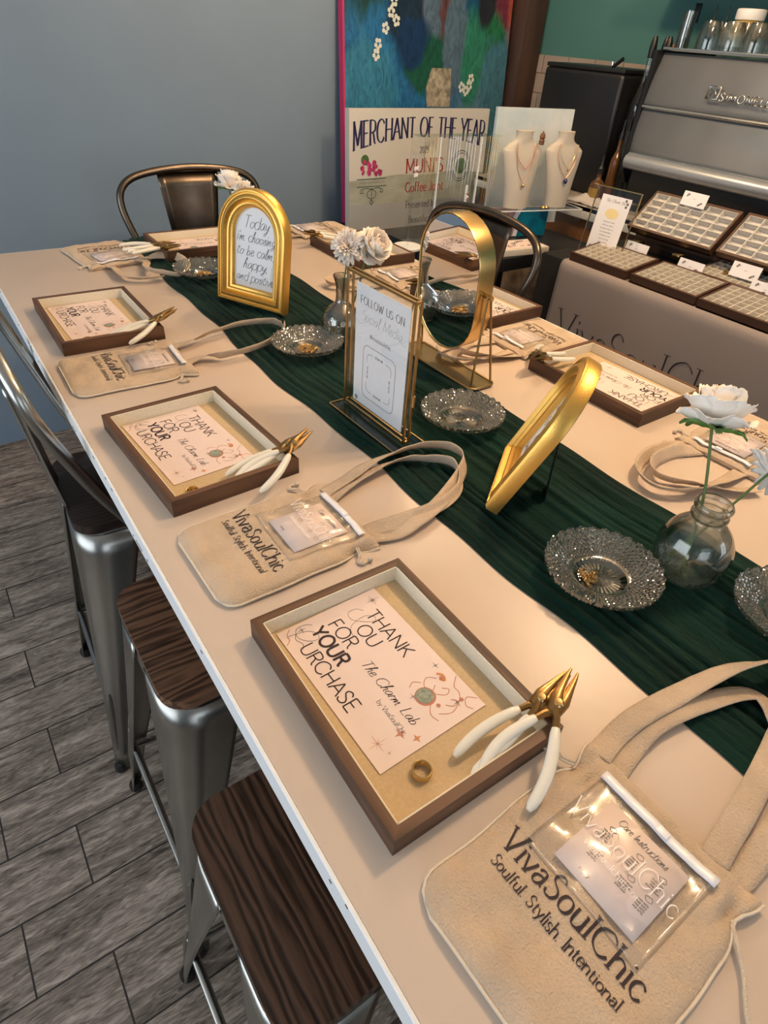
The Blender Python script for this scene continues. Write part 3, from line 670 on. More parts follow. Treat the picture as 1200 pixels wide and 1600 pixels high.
# ---------------- canvas drawstring bags ----------------
def bag_fns(W, L, seed, T=.013):
    so = Vector((seed * 3.7, seed * 1.3, 0))
    def hw(u):
        h = W / 2; r = .028
        if u < r: h -= r - math.sqrt(max(0, r * r - (r - u) ** 2))
        h += .0025 * noise.noise(Vector((u * 18, seed, 0)))
        h -= .010 * math.exp(-((u - L * .86) / .018) ** 2)
        return h
    def top(u, v):
        h = hw(u); de = min(h - abs(v), u + .001, L - u + .004)
        e = max(0, min(1, de / .026)); e = math.sqrt(max(0, 1 - (1 - e) ** 2))
        z = .0025 + T * e * (.75 + .35 * noise.noise(Vector((u * 9, v * 9, 1)) + so))
        wr = noise.noise(Vector((u * 26, v * 34, 2)) + so)
        z += .0036 * e * wr + .0012 * e * noise.noise(Vector((u * 70, v * 60, 7)) + so) + .0024 * e * (1 - abs(noise.noise(Vector((u * 14 + v * 8, v * 10 - u * 5, 5)) + so))) ** 3
        # gathered drawstring channel
        g = math.exp(-((u - L * .86) / .014) ** 2)
        z += g * (.003 * sin(v * 330 + seed) * (.3 + 1.4 * (abs(v) / (W / 2)) ** 2) - .002)
        g2 = math.exp(-((u - L * .93) / .03) ** 2) * (abs(v) / (W / 2)) ** 2
        z += g2 * .004 * sin(v * 200 + seed * 2)
        return z
    return hw, top
def vspline(P, n=8): return spline(P, n)
def make_bag(o, rz, W, L, seed, label, straps, pouch, plabel, clabel, tscale=1.0, detail=True, cords=None):
    b = thing('canvas_drawstring_bag', (o[0], o[1], 1.0405), rz, label, 'bag', 'canvas drawstring bags between the trays')
    hw, top = bag_fns(W, L, seed)
    mb = MB(); nu, nv = 90, 70
    def us(s): return L * (s ** 1.3 if s < .2 else s)
    def ft(s, t):
        u = L * s; v = (2 * t - 1) * hw(u); return (u, v, top(u, v))
    def fb(s, t):
        u = L * s; v = (2 * t - 1) * hw(u); ed = s in (0, 1) or t in (0, 1); return (u, v, top(u, v) if ed else .0005)
    mb.grid(nu, nv, ft); mb.grid(nu, nv, fb); body = mb.build('cloth_body', 'canvas', b, angle=70)
    # stitched hem seam around three sides
    out = [(L * i / 30, hw(L * i / 30)) for i in range(30, -1, -1)] + [(0, -hw(0) + 2 * hw(0) * (1 - j / 10)) for j in range(1, 10)] + [(L * i / 30, -hw(L * i / 30)) for i in range(31)]
    MB().tube([(u, v, top(u, v * .995) + .0002) for u, v in out], .0016, 6).build('hem_seam', 'canvas_edge', b)
    # straps: lists of (u, v, z, tilt)
    for si, S in enumerate(straps):
        P = [Vector(p[:3]) for p in S]; TI = [p[3] for p in S]; Q = vspline(P, 12); n = len(Q)
        mb = MB(); hwid = .0135; vs_ = []
        for i, q in enumerate(Q):
            a = Q[max(0, i - 1)]; c = Q[min(n - 1, i + 1)]; d = (c - a).normalized()
            f = i / (n - 1) * (len(S) - 1); k = min(int(f), len(S) - 2); ti = TI[k] + (TI[k + 1] - TI[k]) * (f - k)
            side = d.cross(Vector((0, 0, 1))).normalized(); upv = side.cross(d).normalized()
            wv = side * cos(ti) + upv * sin(ti)
            lift = hwid * abs(sin(ti))
            for s_ in (-1, -.5, 0, .5, 1):
                pt = q + wv * hwid * s_ + Vector((0, 0, lift)) + upv * .0018 * noise.noise(Vector((i * .22, s_, seed)))
                wx = o[0] + pt.x * cos(rz) - pt.y * sin(rz); lo = .0118 if .50 < wx < .945 else (.0022 + max(0, min(1, (wx - .46) / .04)) * .0095 if wx < .5 else .0022 + max(0, min(1, (.985 - wx) / .04)) * .0095); pt.z = max(pt.z, lo + .003 * (1 - si)); vs_.append(pt)
        mb.add(vs_, [(i * 5 + j, (i + 1) * 5 + j, (i + 1) * 5 + j + 1, i * 5 + j + 1) for i in range(n - 1) for j in range(4)])
        mb.build('carry_strap', 'canvas', b, solid=.0016, angle=180)
    # drawstrings: a loop of cord at each side
    for s_, cd_ in zip((1, -1), cords or (None, None)):
        u0 = L * .86; v0 = s_ * hw(u0)
        P = cd_ or [(u0, v0 * .96, .007), (u0 - .004, v0 + s_ * .012, .006), (u0 - .012, v0 + s_ * .020, .003), (u0 - .007, v0 + s_ * .028, .004), (u0 + .004, v0 + s_ * .026, .003)]
        for off in (0, .0034):
            q = [Vector(p) + Vector((off, off * .4, 0)) for p in P]; MB().tube(spline(q, 6), [.0013] * 1 + [.0016] * (6 * (len(q) - 1)), 7).build('drawstring', 'rope', b)
        MB().ball(Vector(P[-1]) + Vector((.002, 0, .001)), .0042, 7).build('drawstring_knot', 'rope', b)
    # printed lettering follows the cloth
    ln = MB(); mp = lambda a, q: (q, -a, top(q, -a) + .0009)
    k_ = W / .20
    rot = .0
    lettering(ln, 'VivaSoulChic', .0245 * k_, -.004, .093 * k_, mp, .0011 * k_, thick=.0031 * k_, pen=.35, serif=True, track=11, align='c', xs=.92, sub=.004)
    lettering(ln, 'Soulful. Stylish. Intentional', .0115 * k_, -.004, .073 * k_, mp, .00065 * k_, thick=.0015 * k_, pen=.35, serif=True, track=9, align='c', xs=.92, sub=.004)
    ln.build('printed_lettering', 'ink', b, smooth=False)
    # clear zip pouch lying on the bag with a care card inside
    pu0, pu1, pv0, pv1, prz = pouch
    cu, cv = (pu0 + pu1) / 2, (pv0 + pv1) / 2
    ctr = Matrix.Translation((o[0], o[1], 1.0405)) @ Matrix.Rotation(rz, 4, 'Z')
    zt = max(top(pu0 + (pu1 - pu0) * i / 6, pv0 + (pv1 - pv0) * j / 6) for i in range(7) for j in range(7))
    zm = top(cu, cv)
    hl, hv = (pu1 - pu0) / 2, abs(pv1 - pv0) / 2
    def drape(x, y, dz):
        ca, sa = cos(prz), sin(prz); u = cu + x * ca - y * sa; v = cv + x * sa + y * ca
        return max(top(u, v), .002) - zm + dz if (-.01 < u < L and abs(v) < hw(max(0, u))) else .004 - zm
    P = thing('clear_zip_pouch', ctr @ Vector((cu, cv, zm)), rz + prz, plabel, 'pouch', 'clear plastic pouches lying on the bags')
    def smoothtop(x, y): return (drape(x, y, 0) + drape(x + .008, y, 0) + drape(x - .008, y, 0) + drape(x, y + .008, 0) + drape(x, y - .008, 0)) / 5
    mb = MB()
    def film(s, t, dz):
        x = -hl + 2 * hl * s; y = -hv + 2 * hv * t; e = min(s, 1 - s, t, 1 - t)
        return (x, y, smoothtop(x, y) + .0012 + (dz * min(1, e * 8)) + .0008 * noise.noise(Vector((x * 50, y * 50, seed))))
    mb.grid(24, 24, lambda s, t: film(s, t, .0045)); mb.grid(24, 24, lambda s, t: film(s, t, .0004)); mb.build('plastic_film', 'film', P)
    z1 = MB(); z1.grid(4, 24, lambda s, t: (hl - .011 + .011 * s, -hv + 2 * hv * t, smoothtop(hl - .005, -hv + 2 * hv * t) + .0048 + .0012 * sin(s * PI))); z1.build('zip_strip', 'zipper', P, solid=.001)
    zz = smoothtop(hl - .005, -hv * .1); MB().box((hl - .006, -hv * .12, zz + .0068), (.009, .013, .003), .001).build('zip_slider', 'zipper', P)
    wl = MB(); mw_ = lambda a, q: (q, -a, smoothtop(q, -a) + .0062)
    lettering(wl, 'VivaSoulChic', .021 * k_, -.002, -.004, mw_, .0005, thick=.0014 * k_, serif=True, track=12, align='c', xs=.82)
    lettering(wl, 'vivasoulchic.com', .0075 * k_, .002, -.019, mw_, .0004, thick=.0007, track=12, align='c')
    wl.build('white_lettering', 'whiteink', P, smooth=False)
    cw, ch = hv * 2 * .68, hl * 2 * .72
    K = thing('care_card', ctr @ Vector((cu - .004, cv - .004, zm)), rz + prz + .02, clabel, 'card', 'care instruction cards inside the plastic pouches')
    def cz(x, y): return smoothtop(x, y) + .0026
    zc = max(cz(x, y) for x in (-ch / 2, 0, ch / 2) for y in (-cw / 2, 0, cw / 2))
    sx = (cz(ch / 2, 0) - cz(-ch / 2, 0)) / ch; sy = (cz(0, cw / 2) - cz(0, -cw / 2)) / cw
    pl = lambda x, y, d: (x, y, cz(0, 0) * .4 + zc * .6 - .0006 + .3 * (sx * x + sy * y) + d)
    mb = MB(); mb.grid(3, 3, lambda s, t: pl(-ch / 2 + ch * s, -cw / 2 + cw * t, 0)); mb.build('card_sheet', 'card', K, solid=.0004)
    pr = MB(); mc = lambda a, q: pl(q, -a, .0005)
    q = cw / .08
    lettering(pr, 'Care Instructions', .0075 * q, 0, ch * .34, mc, .0004 * q, thick=.0008 * q, script=True, slant=.25, track=4, align='c', xs=.86)
    for (a, c) in ((-.3, .12), (.05, .12), (.33, .12), (-.25, -.14), (.12, -.14), (.35, -.16)):
        x, y = a * cw, c * ch
        for w_, dy in ((.0045, .010), ): stroke(pr, [(x - w_ * q * .5, y + dy * q), (x + w_ * q * .6, y + dy * q + .002), (x + w_ * q, y + dy * q - .002), (x, y + dy * q - .003 * q), (x - w_ * q * .5, y + dy * q)], .0005 * q, mc)
        if detail:
            for li in range(4): lettering(pr, random.choice(['avoid water', 'keep dry', 'store in pouch', 'wipe softly']), .0021 * q, x, y + (.003 - .0028 * li) * q, mc, .00035 * q, align='c', xs=.75)
    lettering(pr, 'enjoy!', .004 * q, -.26 * cw, -.40 * ch, mc, .0004 * q, script=True, slant=.2)
    pr.build('printed_instructions', 'grey_ink', K, smooth=False)
    return b
FLAT = .12
# nearest bag
make_bag((.186, .052), .045, .202, .256, 1, 'canvas drawstring bag nearest the camera, its straps reaching over the green runner',
    [[(.25, .083, .010, 0), (.30, .088, .006, .1), (.38, .078, .010, .15), (.455, .060, .022, .5), (.50, .036, .030, .9), (.555, .000, .026, .5), (.50, -.012, .018, .2), (.38, -.035, .008, .1), (.25, -.052, .010, 0)],
     [(.25, .062, .006, 0), (.33, .070, .004, .1), (.41, .052, .006, .3), (.47, .020, .006, .6), (.44, -.03, .006, .3), (.36, -.07, .004, .1), (.25, -.075, .006, 0)]],
    (.112, .236, .067, -.063, -.03), 'clear zip pouch on the bag nearest the camera', 'care instruction card in the pouch nearest the camera',
    cords=([(.22, .092, .008), (.212, .104, .010), (.218, .116, .006), (.210, .124, .006), (.205, .132, .004)], [(.215, -.09, .008), (.19, -.115, .006), (.16, -.135, .006), (.15, -.155, .004)]))
# second bag
make_bag((.172, .648), .015, .188, .25, 2, 'canvas drawstring bag between the two nearest left-side trays, looped straps on the runner',
    [[(.245, .062, .008, 0), (.30, .075, .004, .3), (.385, .088, .004, .9), (.46, .082, .006, 1.2), (.505, .045, .010, 1.3), (.49, -.01, .014, 1.2), (.40, -.062, .008, .6), (.31, -.085, .003, .2), (.25, -.07, .006, 0)],
     [(.245, .045, .006, 0), (.31, .062, .003, .5), (.40, .068, .003, 1.0), (.45, .040, .006, 1.2), (.475, .0, .010, 1.3), (.44, -.055, .004, 1.2), (.36, -.075, .004, .9), (.245, -.055, .006, 0)]],
    (.115, .242, .056, -.066, -.03), 'clear zip pouch on the bag between the two nearest left-side trays', 'care instruction card in the pouch between the two nearest left trays', detail=False)
# third bag
make_bag((.153, 1.325), -.02, .190, .25, 3, 'canvas drawstring bag in front of the farthest left-side tray, straps toward the glass dish',
    [[(.245, .055, .008, 0), (.285, .060, .010, .4), (.34, .078, .004, 1.0), (.43, .092, .004, 1.3), (.50, .075, .006, 1.3), (.515, .035, .010, 1.2)],
     [(.245, -.035, .006, 0), (.29, -.030, .008, .4), (.33, -.052, .004, 1.1), (.41, -.048, .004, 1.2), (.49, -.008, .008, 1.3), (.515, .035, .010, 1.2)]],
    (.118, .240, .056, -.060, -.05), 'clear zip pouch on the bag in front of the farthest left-side tray', 'care instruction card in the pouch in front of the farthest left-side tray', detail=False)
# far end bag, its reader stands beyond the table end
make_bag((.44, 2.268), -PI / 2 + .12, .190, .25, 4, 'canvas drawstring bag at the far left table corner by the blue wall',
    [[(.245, .055, .006, 0), (.29, .062, .004, .6), (.36, .030, .004, 1.1), (.42, .055, .006, 1.2), (.46, .09, .01, .8), (.40, .14, .012, .8), (.30, .150, .012, 1.1), (.26, .11, .008, .9), (.245, .08, .006, 0)],
     [(.245, -.035, .006, 0), (.31, -.040, .010, .4), (.38, -.045, .008, .5), (.42, .0, .006, .6), (.43, .05, .008, .4)]],
    (.118, .236, .062, -.066, .02), 'clear zip pouch on the bag by the blue wall', 'care instruction card in the pouch by the blue wall', detail=False)
# right side bags, read from the right
make_bag((1.352, 1.03), PI - .04, .180, .23, 5, 'canvas drawstring bag lying behind the oval mirror stand beside the right table edge',
    [[(.225, -.05, .004, 0), (.28, -.055, .004, .3), (.36, -.045, .004, .8), (.42, -.01, .006, 1.0), (.40, .04, .004, .8), (.30, .05, .004, .4), (.225, .04, .004, 0)],
     [(.225, -.03, .004, 0), (.30, -.035, .004, .8), (.36, .0, .004, 1.0), (.30, .06, .004, .6), (.225, .065, .004, 0)]],
    (.105, .215, .058, -.058, 0), 'clear zip pouch on the bag behind the oval mirror stand', 'care instruction card in the pouch behind the oval mirror stand', detail=False)
make_bag((1.365, .445), PI + .03, .180, .24, 6, 'canvas drawstring bag lying behind the round glass jar, straps curling toward the runner',
    [[(.235, -.055, .004, 0), (.29, -.075, .003, .5), (.37, -.072, .004, .9), (.43, -.045, .005, 1.0), (.44, .0, .004, .8), (.40, .035, .004, .9), (.33, .05, .004, .6), (.235, .052, .004, 0)],
     [(.235, -.035, .003, 0), (.30, -.055, .003, .9), (.37, -.052, .003, 1.0), (.405, -.02, .003, 1.0), (.37, .025, .003, .8), (.31, .08, .003, .4), (.27, .10, .003, .3)]],
    (.108, .228, .058, -.062, .0), 'clear zip pouch behind the glass jar with the white rose', 'care instruction card behind the glass jar with the white rose', detail=False)
make_bag((1.365, 1.585), PI, .175, .23, 7, 'canvas drawstring bag on the right side, seen through the standing sign frame',
    [[(.225, -.05, .004, 0), (.28, -.06, .004, .5), (.35, -.05, .004, .9), (.42, -.02, .004, 1.0), (.36, .04, .004, .6), (.225, .05, .004, 0)]],
    (.105, .215, .058, -.058, 0), 'clear zip pouch on the bag seen through the standing sign frame', 'care instruction card seen through the standing sign frame', detail=False)
make_bag((1.36, 2.165), PI - .02, .175, .225, 8, 'canvas drawstring bag at the far right table corner beyond the last tray',
    [[(.22, -.05, .004, 0), (.28, -.055, .004, .5), (.34, .0, .004, .9), (.28, .05, .004, .5), (.22, .05, .004, 0)]],
    (.105, .210, .056, -.056, 0), 'clear zip pouch on the bag at the far right table corner', 'care instruction card at the far right table corner', detail=False)

# ---------------- glass dishes with gold charms ----------------
def make_dish(label):
    d = thing('glass_dish', (0, 0, 0), 0, label, 'dish', 'scalloped pressed glass dishes on the runner')
    n = 420; R = .079
    prof = [(.001, .0035), (.018, .0035), (.030, .004), (.034, .007), (.037, .0095)] + [(.037 + (R - .037) * t, .0095 + .0195 * t ** 1.25) for t in [i / 40 for i in range(1, 41)]]
    low = [(r, max(0, z - .0032)) for r, z in prof[::-1]]; pr = prof + low[:-1] + [(.001, 0)]; K = len(prof)
    def fr(r, z, a, i):
        t = max(0, (r - .040) / (R - .040)); ph = 56 * a
        if r > .040:
            sc_ = .0036 * t * (1 - abs(cos(a * 28 / 2 * 1.0)) ** .5) * -1
            scal = .0030 * t ** 2 * abs(cos(a * 14)) ** .6 
            dia = min(abs(sin(a * 26 + (r - .04) * 420)), abs(sin(a * 26 - (r - .04) * 420)))
            r2 = r + scal; z2 = z + .0012 * t * t * cos(a * 14 * 2)
            if i >= K: z2 -= .0034 * dia * min(1, t * 6 + .2); 
            else: z2 += .0020 * dia * min(1, t * 6)
            return r2, z2
        if i >= K and r > .008: return r, z - .0 + .0011 * (.5 + .5 * cos(a * 28)) * (1 if r < .033 else .3)
        return r, z + (.0010 * (.5 + .5 * cos(a * 28)) if .006 < r < .028 else 0)
    mb = MB(); mb.lathe(pr, n, fr=fr)
    mb.build('bowl', 'glass', d, angle=14)
    return d
D0 = make_dish('x')
dishes = [((.652, .331), 'scalloped glass dish beside the glass jar, gold charms off centre', .35, 45), ((.771, .781), 'scalloped glass dish beside the standing sign frame, nearly empty', .0, 0),
          ((.664, 1.215), 'scalloped glass dish of gold chains just left of the sign frame', .0, 80), ((.648, 1.815), 'scalloped glass dish of gold chains half behind the upright gilt frame', .0, 80),
          ((.818, .132), 'scalloped glass dish cut off by the right edge of the photo', .0, 30)]
for i, ((x, y), lab, off, n) in enumerate(dishes):
    d = D0 if i == 0 else copy_tree(D0); d.location = (x, y, 1.0505); tag(d, lab); d.rotation_euler = (0, 0, i * .7)
    if i == 0: d.scale = (1.03,) * 3
    if n:
        rg = random.Random(i); mb = MB()
        for k in range(n * 2):
            a = rg.uniform(0, 2 * PI); r = .023 * math.sqrt(rg.random())
            if off: a = 2.6 + rg.gauss(0, .45); r = .008 + .02 * rg.random()
            p = Vector((r * cos(a), r * sin(a), .006 + .007 * rg.random() * (1 - r / .03)))
            E_ = Euler((rg.uniform(-1, 1), rg.uniform(-1, 1), rg.uniform(0, 6))).to_matrix(); rr = rg.uniform(.0016, .0027)
            mb.tube([p + E_ @ Vector((rr * cos(q), rr * .7 * sin(q), 0)) for q in [2 * PI * j / 8 for j in range(8)]], .00055, 5, closed=True)
        o = mb.build('gold_charms', 'gold'); o.location = (x, y, 1.0505); tag(o, 'loose gold charms and chain links in the ' + lab.replace(', nearly empty', '').replace('scalloped ', '').split(',')[0], 'charms', None, 'stuff')
# ---------------- gilt arch frames ----------------
def arch(w_, h_, n=22):
    r = w_ / 2; return [(-r, 0)] + [(r * cos(PI - PI * i / n), h_ - r + r * sin(PI - PI * i / n)) for i in range(n + 1)] + [(r, 0)]
def make_arch(label, text=True):
    """front faces -y, stands on z=0, width along x"""
    f = thing('arched_photo_frame', (0, 0, 0), 0, label, 'picture frame', 'gilt arched frames standing on the runner')
    W, H = .218, .281
    prof = [(0, 0), (0, .022), (.004, .027), (.008, .0275), (.010, .0245), (.012, .0245), (.017, .029), (.022, .0295), (.026, .024), (.028, .021), (.031, .023), (.035, .0225), (.037, .017), (.042, .015), (.044, .006), (.044, 0)]
    rings = []
    for d, z in prof:
        a = arch(W - 2 * d, H - 2 * d); rings.append([(x, y + d, z) for x, y in a])
    mb = MB(); n = len(rings[0]); vs_ = [(p[0], -p[2], p[1]) for r in rings for p in r]; K = len(rings)
    mb.add(vs_, [(i * n + j, i * n + (j + 1) % n, ((i + 1) % K) * n + (j + 1) % n, ((i + 1) % K) * n + j) for i in range(K) for j in range(n)])
    mb.build('gilt_moulding', 'gold_frame', f, angle=40)
    A = arch(W - .082, H - .082); o = .041
    mb = MB(); mb.add([(x, -.0045, y + o) for x, y in A], [tuple(range(len(A)))]); mb.build('paper_insert', 'paper', f, smooth=False)
    mb = MB(); mb.add([(x, -.010, y + o) for x, y in A], [tuple(range(len(A)))]); mb.build('glass_pane', 'pane', f, smooth=False)
    B = arch(W - .02, H - .02); mb = MB(); mb.add([(x, yy, y + .01) for yy in (.0, .003) for x, y in B], [tuple(range(len(B))), tuple(range(len(B), 2 * len(B)))] + [(i, (i + 1) % len(B), len(B) + (i + 1) % len(B), len(B) + i) for i in range(len(B))]); mb.build('backboard', 'black', f, smooth=False)
    k = MB(); mp = lambda a, b: (a, -.0052, b)
    for s, y, h in (('Today', .190, .024), ("i'm choosing", .157, .020), ('to be calm,', .124, .020), ('happy,', .092, .020), ('and positive', .060, .019)):
        h *= 1.22; W_ = layout(s, h, .3, True, 3)[1]; lettering(k, s, h, 0, y - .002, mp, .0009, thick=.0015, script=True, slant=.3, track=3, align='c', xs=min(1.15, .122 / W_) if s != 'Today' else 1.0)
    k.build('handwriting', 'ink', f, smooth=False)
    mb = MB(); mb.box((0, 0, 0), (.045, .003, .19)); e_ = mb.build('easel_leg', 'black', f, smooth=False); e_.location = (0, .042, .093); e_.rotation_euler = (.42, 0, 0)
    return f
a1 = make_arch('upright gilt arched frame with handwritten affirmation, in front of the far glass dish')
a1.location = (.680, 1.535, 1.052); 
def face(o, nx, ny, lean):
    z = math.atan2(ny, nx) + PI / 2
    o.rotation_euler = (Matrix.Rotation(z, 3, 'Z') @ Matrix.Rotation(-lean, 3, 'X')).to_euler()
face(a1, -.897, -.442, .15)
a2 = copy_tree(a1); tag(a2, 'gilt arched frame seen edge-on beside the large near glass dish', None, 'gilt arched frames standing on the runner')
a2.location = (.703, .578, 1.052); a2.scale = (.9, .9, .9); face(a2, -.6, .8, .40)

# ---------------- gold floating sign frame ----------------
S = thing('gold_sign_frame', (.617, .861, 1.0505), 0, 'standing brass and glass sign frame holding the white follow us card', 'sign frame')
S.rotation_euler = (0, 0, math.atan2(.20, -.006) - PI / 2)   # local y runs along the frame width, front faces -x
HW, HH = .0975, .262
mb = MB()
for x in (-.006, .006):
    for y in (-HW, HW): mb.box((x, y, HH / 2 + .006), (.0035, .0045, HH))
    for z in (.008, HH + .006): mb.box((x, 0, z), (.0035, 2 * HW + .0045, .0045))
for y in (-HW, HW):
    for z in (.008, HH + .006): mb.box((0, y, z), (.014, .0045, .0045))
mb.build('brass_bars', 'brass', S, smooth=False)
h = MB(); 
for z in (.08, .19): h.tube([(.0065, -HW - .003, z), (.0065, -HW - .003, z + .022)], .0026, 8); 
h.build('hinge', 'gold', S)
for x in (-.006, .006): MB().box((x, 0, HH / 2 + .008), (.0012, 2 * HW, HH - .004)).build('glass_pane', 'pane', S, smooth=False)
b = MB(); bw, bl = .036, HW + .012
for s_ in (-1, 1): b.box((s_ * bw, 0, .0015), (.0025, 2 * bl, .003)); b.box((0, s_ * bl, .0015), (2 * bw, .0025, .003))
b.build('base_rim', 'brass', S, smooth=False); MB().box((0, 0, .001), (2 * bw, 2 * bl, .0014)).build('base_pane', 'pane', S, smooth=False)
K = thing('follow_us_card', (.617, .861, 1.0505), 0, 'white follow us on social media card inside the brass sign frame', 'card'); K.rotation_euler = S.rotation_euler
MB().box((0, -.002, .136), (.0012, .158, .232)).build('card_sheet', 'paper', K, smooth=False)
mp = lambda a, b_: (-.0009, -a - .002, b_ + .02); k = MB()
lettering(k, 'FOLLOW US ON', .0135, 0, .198, mp, .0006, thick=.0018, serif=True, track=16, align='c', xs=1.0)
lettering(k, '@vivasoulchic', .0085, 0, .142, mp, .0006, thick=.0009, track=14, align='c')
for (a, z, r_) in ((0, .110, 0), (0, .0325, 0)): lettering(k, 'SCAN ME', .004, a, z, mp, .0006, thick=.0008, track=22, align='c')
lettering(k, 'SCAN ME', .004, 0, -.0365, lambda a, b_: mp(b_, .073 - a), .0006, track=22, align='c'); lettering(k, 'SCAN ME', .004, 0, -.0365, lambda a, b_: mp(-b_, .073 + a), .0006, track=22, align='c')
for q, r_, w_ in ((rrect(.100, .105, .014, 5, 0, .073), 0, .0009),): stroke(k, q, w_, mp, False, closed=True)
for cx, cy, a0 in ((.028, .101, 0), (-.028, .101, PI / 2), (-.028, .045, PI), (.028, .045, 1.5 * PI)):
    dx, dy = (1 if cx > 0 else -1), (1 if cy > .073 else -1)
    stroke(k, [(cx - dx * .008, cy + dy * .010), (cx, cy + dy * .010)] + [(cx + .010 * cos(a0 + t * PI / 8), cy + .010 * sin(a0 + t * PI / 8)) for t in (range(4, -1, -1) if a0 in (0, PI) else range(0, 5))] + [(cx + dx * .010, cy - dy * .008)], .0008, mp, False)
k.build('grey_lettering', 'grey_ink', K, smooth=False)
k = MB(); lettering(k, 'Social Media', .020, 0, .168, mp, .0004, thick=.0009, script=True, slant=.3, track=10, align='c', xs=.95); stroke(k, [(-.075, .165), (-.066, .160), (-.05, .166), (-.045, .182)], .0006, mp); stroke(k, [(.05, .172), (.062, .165), (.075, .166)], .0006, mp)
k.build('script_lettering', mat('pale_grey_ink', (.45, .45, .44), .7), K, smooth=False)
k = MB(); disc(k, -.068, .008, .005, mp, 18); k.build('round_mark', 'sage', K, smooth=False)

# ---------------- oval vanity mirror ----------------
V = thing('vanity_mirror', (.918, 1.015, 1.0415), 0, 'pill-shaped brass vanity mirror on a tray base, reflecting a glass dish', 'mirror')
V.rotation_euler = (0, 0, math.atan2(.242, -.004) - PI / 2)
b = MB(); P = rrect(.066, .262, .012, 5); b.prism(P, 0, .005); b.build('base_tray', 'brass_tray', V)
P2 = rrect(.071, .267, .014, 6); MB().tube([(x, y, .006) for x, y in P2], .0032, 8, closed=True).build('base_rail', 'brass', V)
def pill(w_, h_, n=14): 
    r = w_ / 2; return [(r * cos(a), (h_ / 2 - r) + r * sin(a)) for a in [PI * i / n for i in range(n + 1)]] + [(r * cos(a), -(h_ / 2 - r) + r * sin(a)) for a in [PI + PI * i / n for i in range(n + 1)]]
PW, PH = .195, .283; rings = []
for d, x in ((0, -.016), (0, .024), (.004, .026), (.010, .026), (.010, .022)): rings.append([(x, y, z) for y, z in pill(PW - 2 * d, PH - 2 * d)])
rings = [[(-.016, y, z) for y, z in pill(PW - .008, PH - .008)], [(-.019, y, z) for y, z in pill(PW - .006, PH - .006)], [(-.020, y, z) for y, z in pill(PW - .001, PH - .001)]] + rings[0:3] + [[(.026, y, z) for y, z in pill(.01, PH - PW + .01)]]
n = len(rings[0]); mb = MB(); mb.add([p for r in rings for p in r], [(i * n + j, i * n + (j + 1) % n, (i + 1) * n + (j + 1) % n, (i + 1) * n + j) for i in range(len(rings) - 1) for j in range(n)])
VM = mb.build('brass_band', 'gold', V, angle=30); VM.location = (-.004, .002, .195); VM.rotation_euler = (0, math.radians(-2), 0)
MB().add([(-.0165, y, z) for y, z in pill(PW - .007, PH - .007)], [tuple(range(n))]).build('mirror_glass', 'mirror', VM, smooth=False)
for s_ in (-1, 1):
    y = s_ * .108
    for x in (-.030, .030): MB().tube([(x, s_ * .125, .006), (x * .15, y, .198)], .0026, 8).build('stand_rod', 'brass', V)
    MB().tube([(0, s_ * .097, .196), (0, s_ * .117, .196)], .0048, 10).build('pivot_knob', 'gold', V)

# ---------------- vases and flowers ----------------
def make_bud_vase(label):
    v = thing('glass_bud_vase', (0, 0, 0), 0, label, 'vase', 'glass vases with white flowers')
    out = [(.002, 0), (.030, 0), (.034, .003), (.043, .018), (.0475, .036), (.045, .054), (.036, .071), (.022, .084), (.016, .092), (.0145, .104), (.015, .125), (.0185, .140), (.0215, .148), (.022, .152)]
    P = [(p.x, p.y) for p in spline([(a, b, 0) for a, b in out], 4)]
    inn = [(max(.0015, r - .0028), z + (.003 if z < .01 else 0)) for r, z in P[::-1]]
    def fr(r, z, a, i):
        if .006 < z < .075 and i < len(P): return r + .0016 * (abs(sin(a * 13 + z * 210)) * abs(sin(a * 13 - z * 210)) - .4), z
        return r, z
    MB().lathe(P + inn, 104, fr=fr).build('vase_body', 'glass', v, angle=20)
    return v
def make_jar(label):
    v = thing('glass_jar_vase', (0, 0, 0), 0, label, 'vase', 'glass vases with white flowers')
    out = [(.002, 0), (.034, 0), (.040, .004), (.047, .016), (.051, .036), (.050, .058), (.042, .078), (.030, .092), (.0235, .098), (.0225, .102), (.0255, .105), (.0255, .109), (.0225, .112), (.0225, .116), (.0255, .119), (.0265, .124), (.024, .128)]
    P = [(p.x, p.y) for p in spline([(a, b, 0) for a, b in out], 3)]
    inn = [(max(.0015, r - .0026), z + (.004 if z < .01 else 0)) for r, z in P[::-1]]
    def fr(r, z, a, i):
        if .004 < z < .085 and i < len(P):
            t = (z - .04) / .03; q = math.sqrt(t * t + (3.2 * ((a * 4 / (2 * PI)) % 1 - .5)) ** 2)
            return r + .0016 * math.exp(-((q - 1) / .09) ** 2) + .0008 * math.exp(-((q - .8) / .06) ** 2) + (.0012 * sin(a * 60) * sin(z * 900) if q < .7 else 0) + (.001 * sin(a * 44) if z < .02 else 0), z
        return r, z
    MB().lathe(P + inn, 120, fr=fr).build('jar_body', 'glass_clear', v, angle=25)
    return v
def petal(mb, M4, L_, w_, cup, curl, n=7):
    def f(s, t):
        u = s; q = 2 * t - 1; hw_ = w_ / 2 * (sin(PI * min(1, (u * .86 + .08))) ** .6)
        x = L_ * u; y = q * hw_; z = cup * (u ** 1.6) * L_ + .35 * (q * hw_) ** 2 / w_ * 3 - curl * L_ * max(0, u - .75) ** 1.4 * 2.2
        return M4 @ Vector((x - cup * .25 * L_ * u * u, y, z + .001 * sin(q * 7 + u * 9)))
    mb.grid(n, 6, f)
def orient(d):
    return Vector(d).normalized().to_track_quat('Z', 'Y').to_matrix().to_4x4()
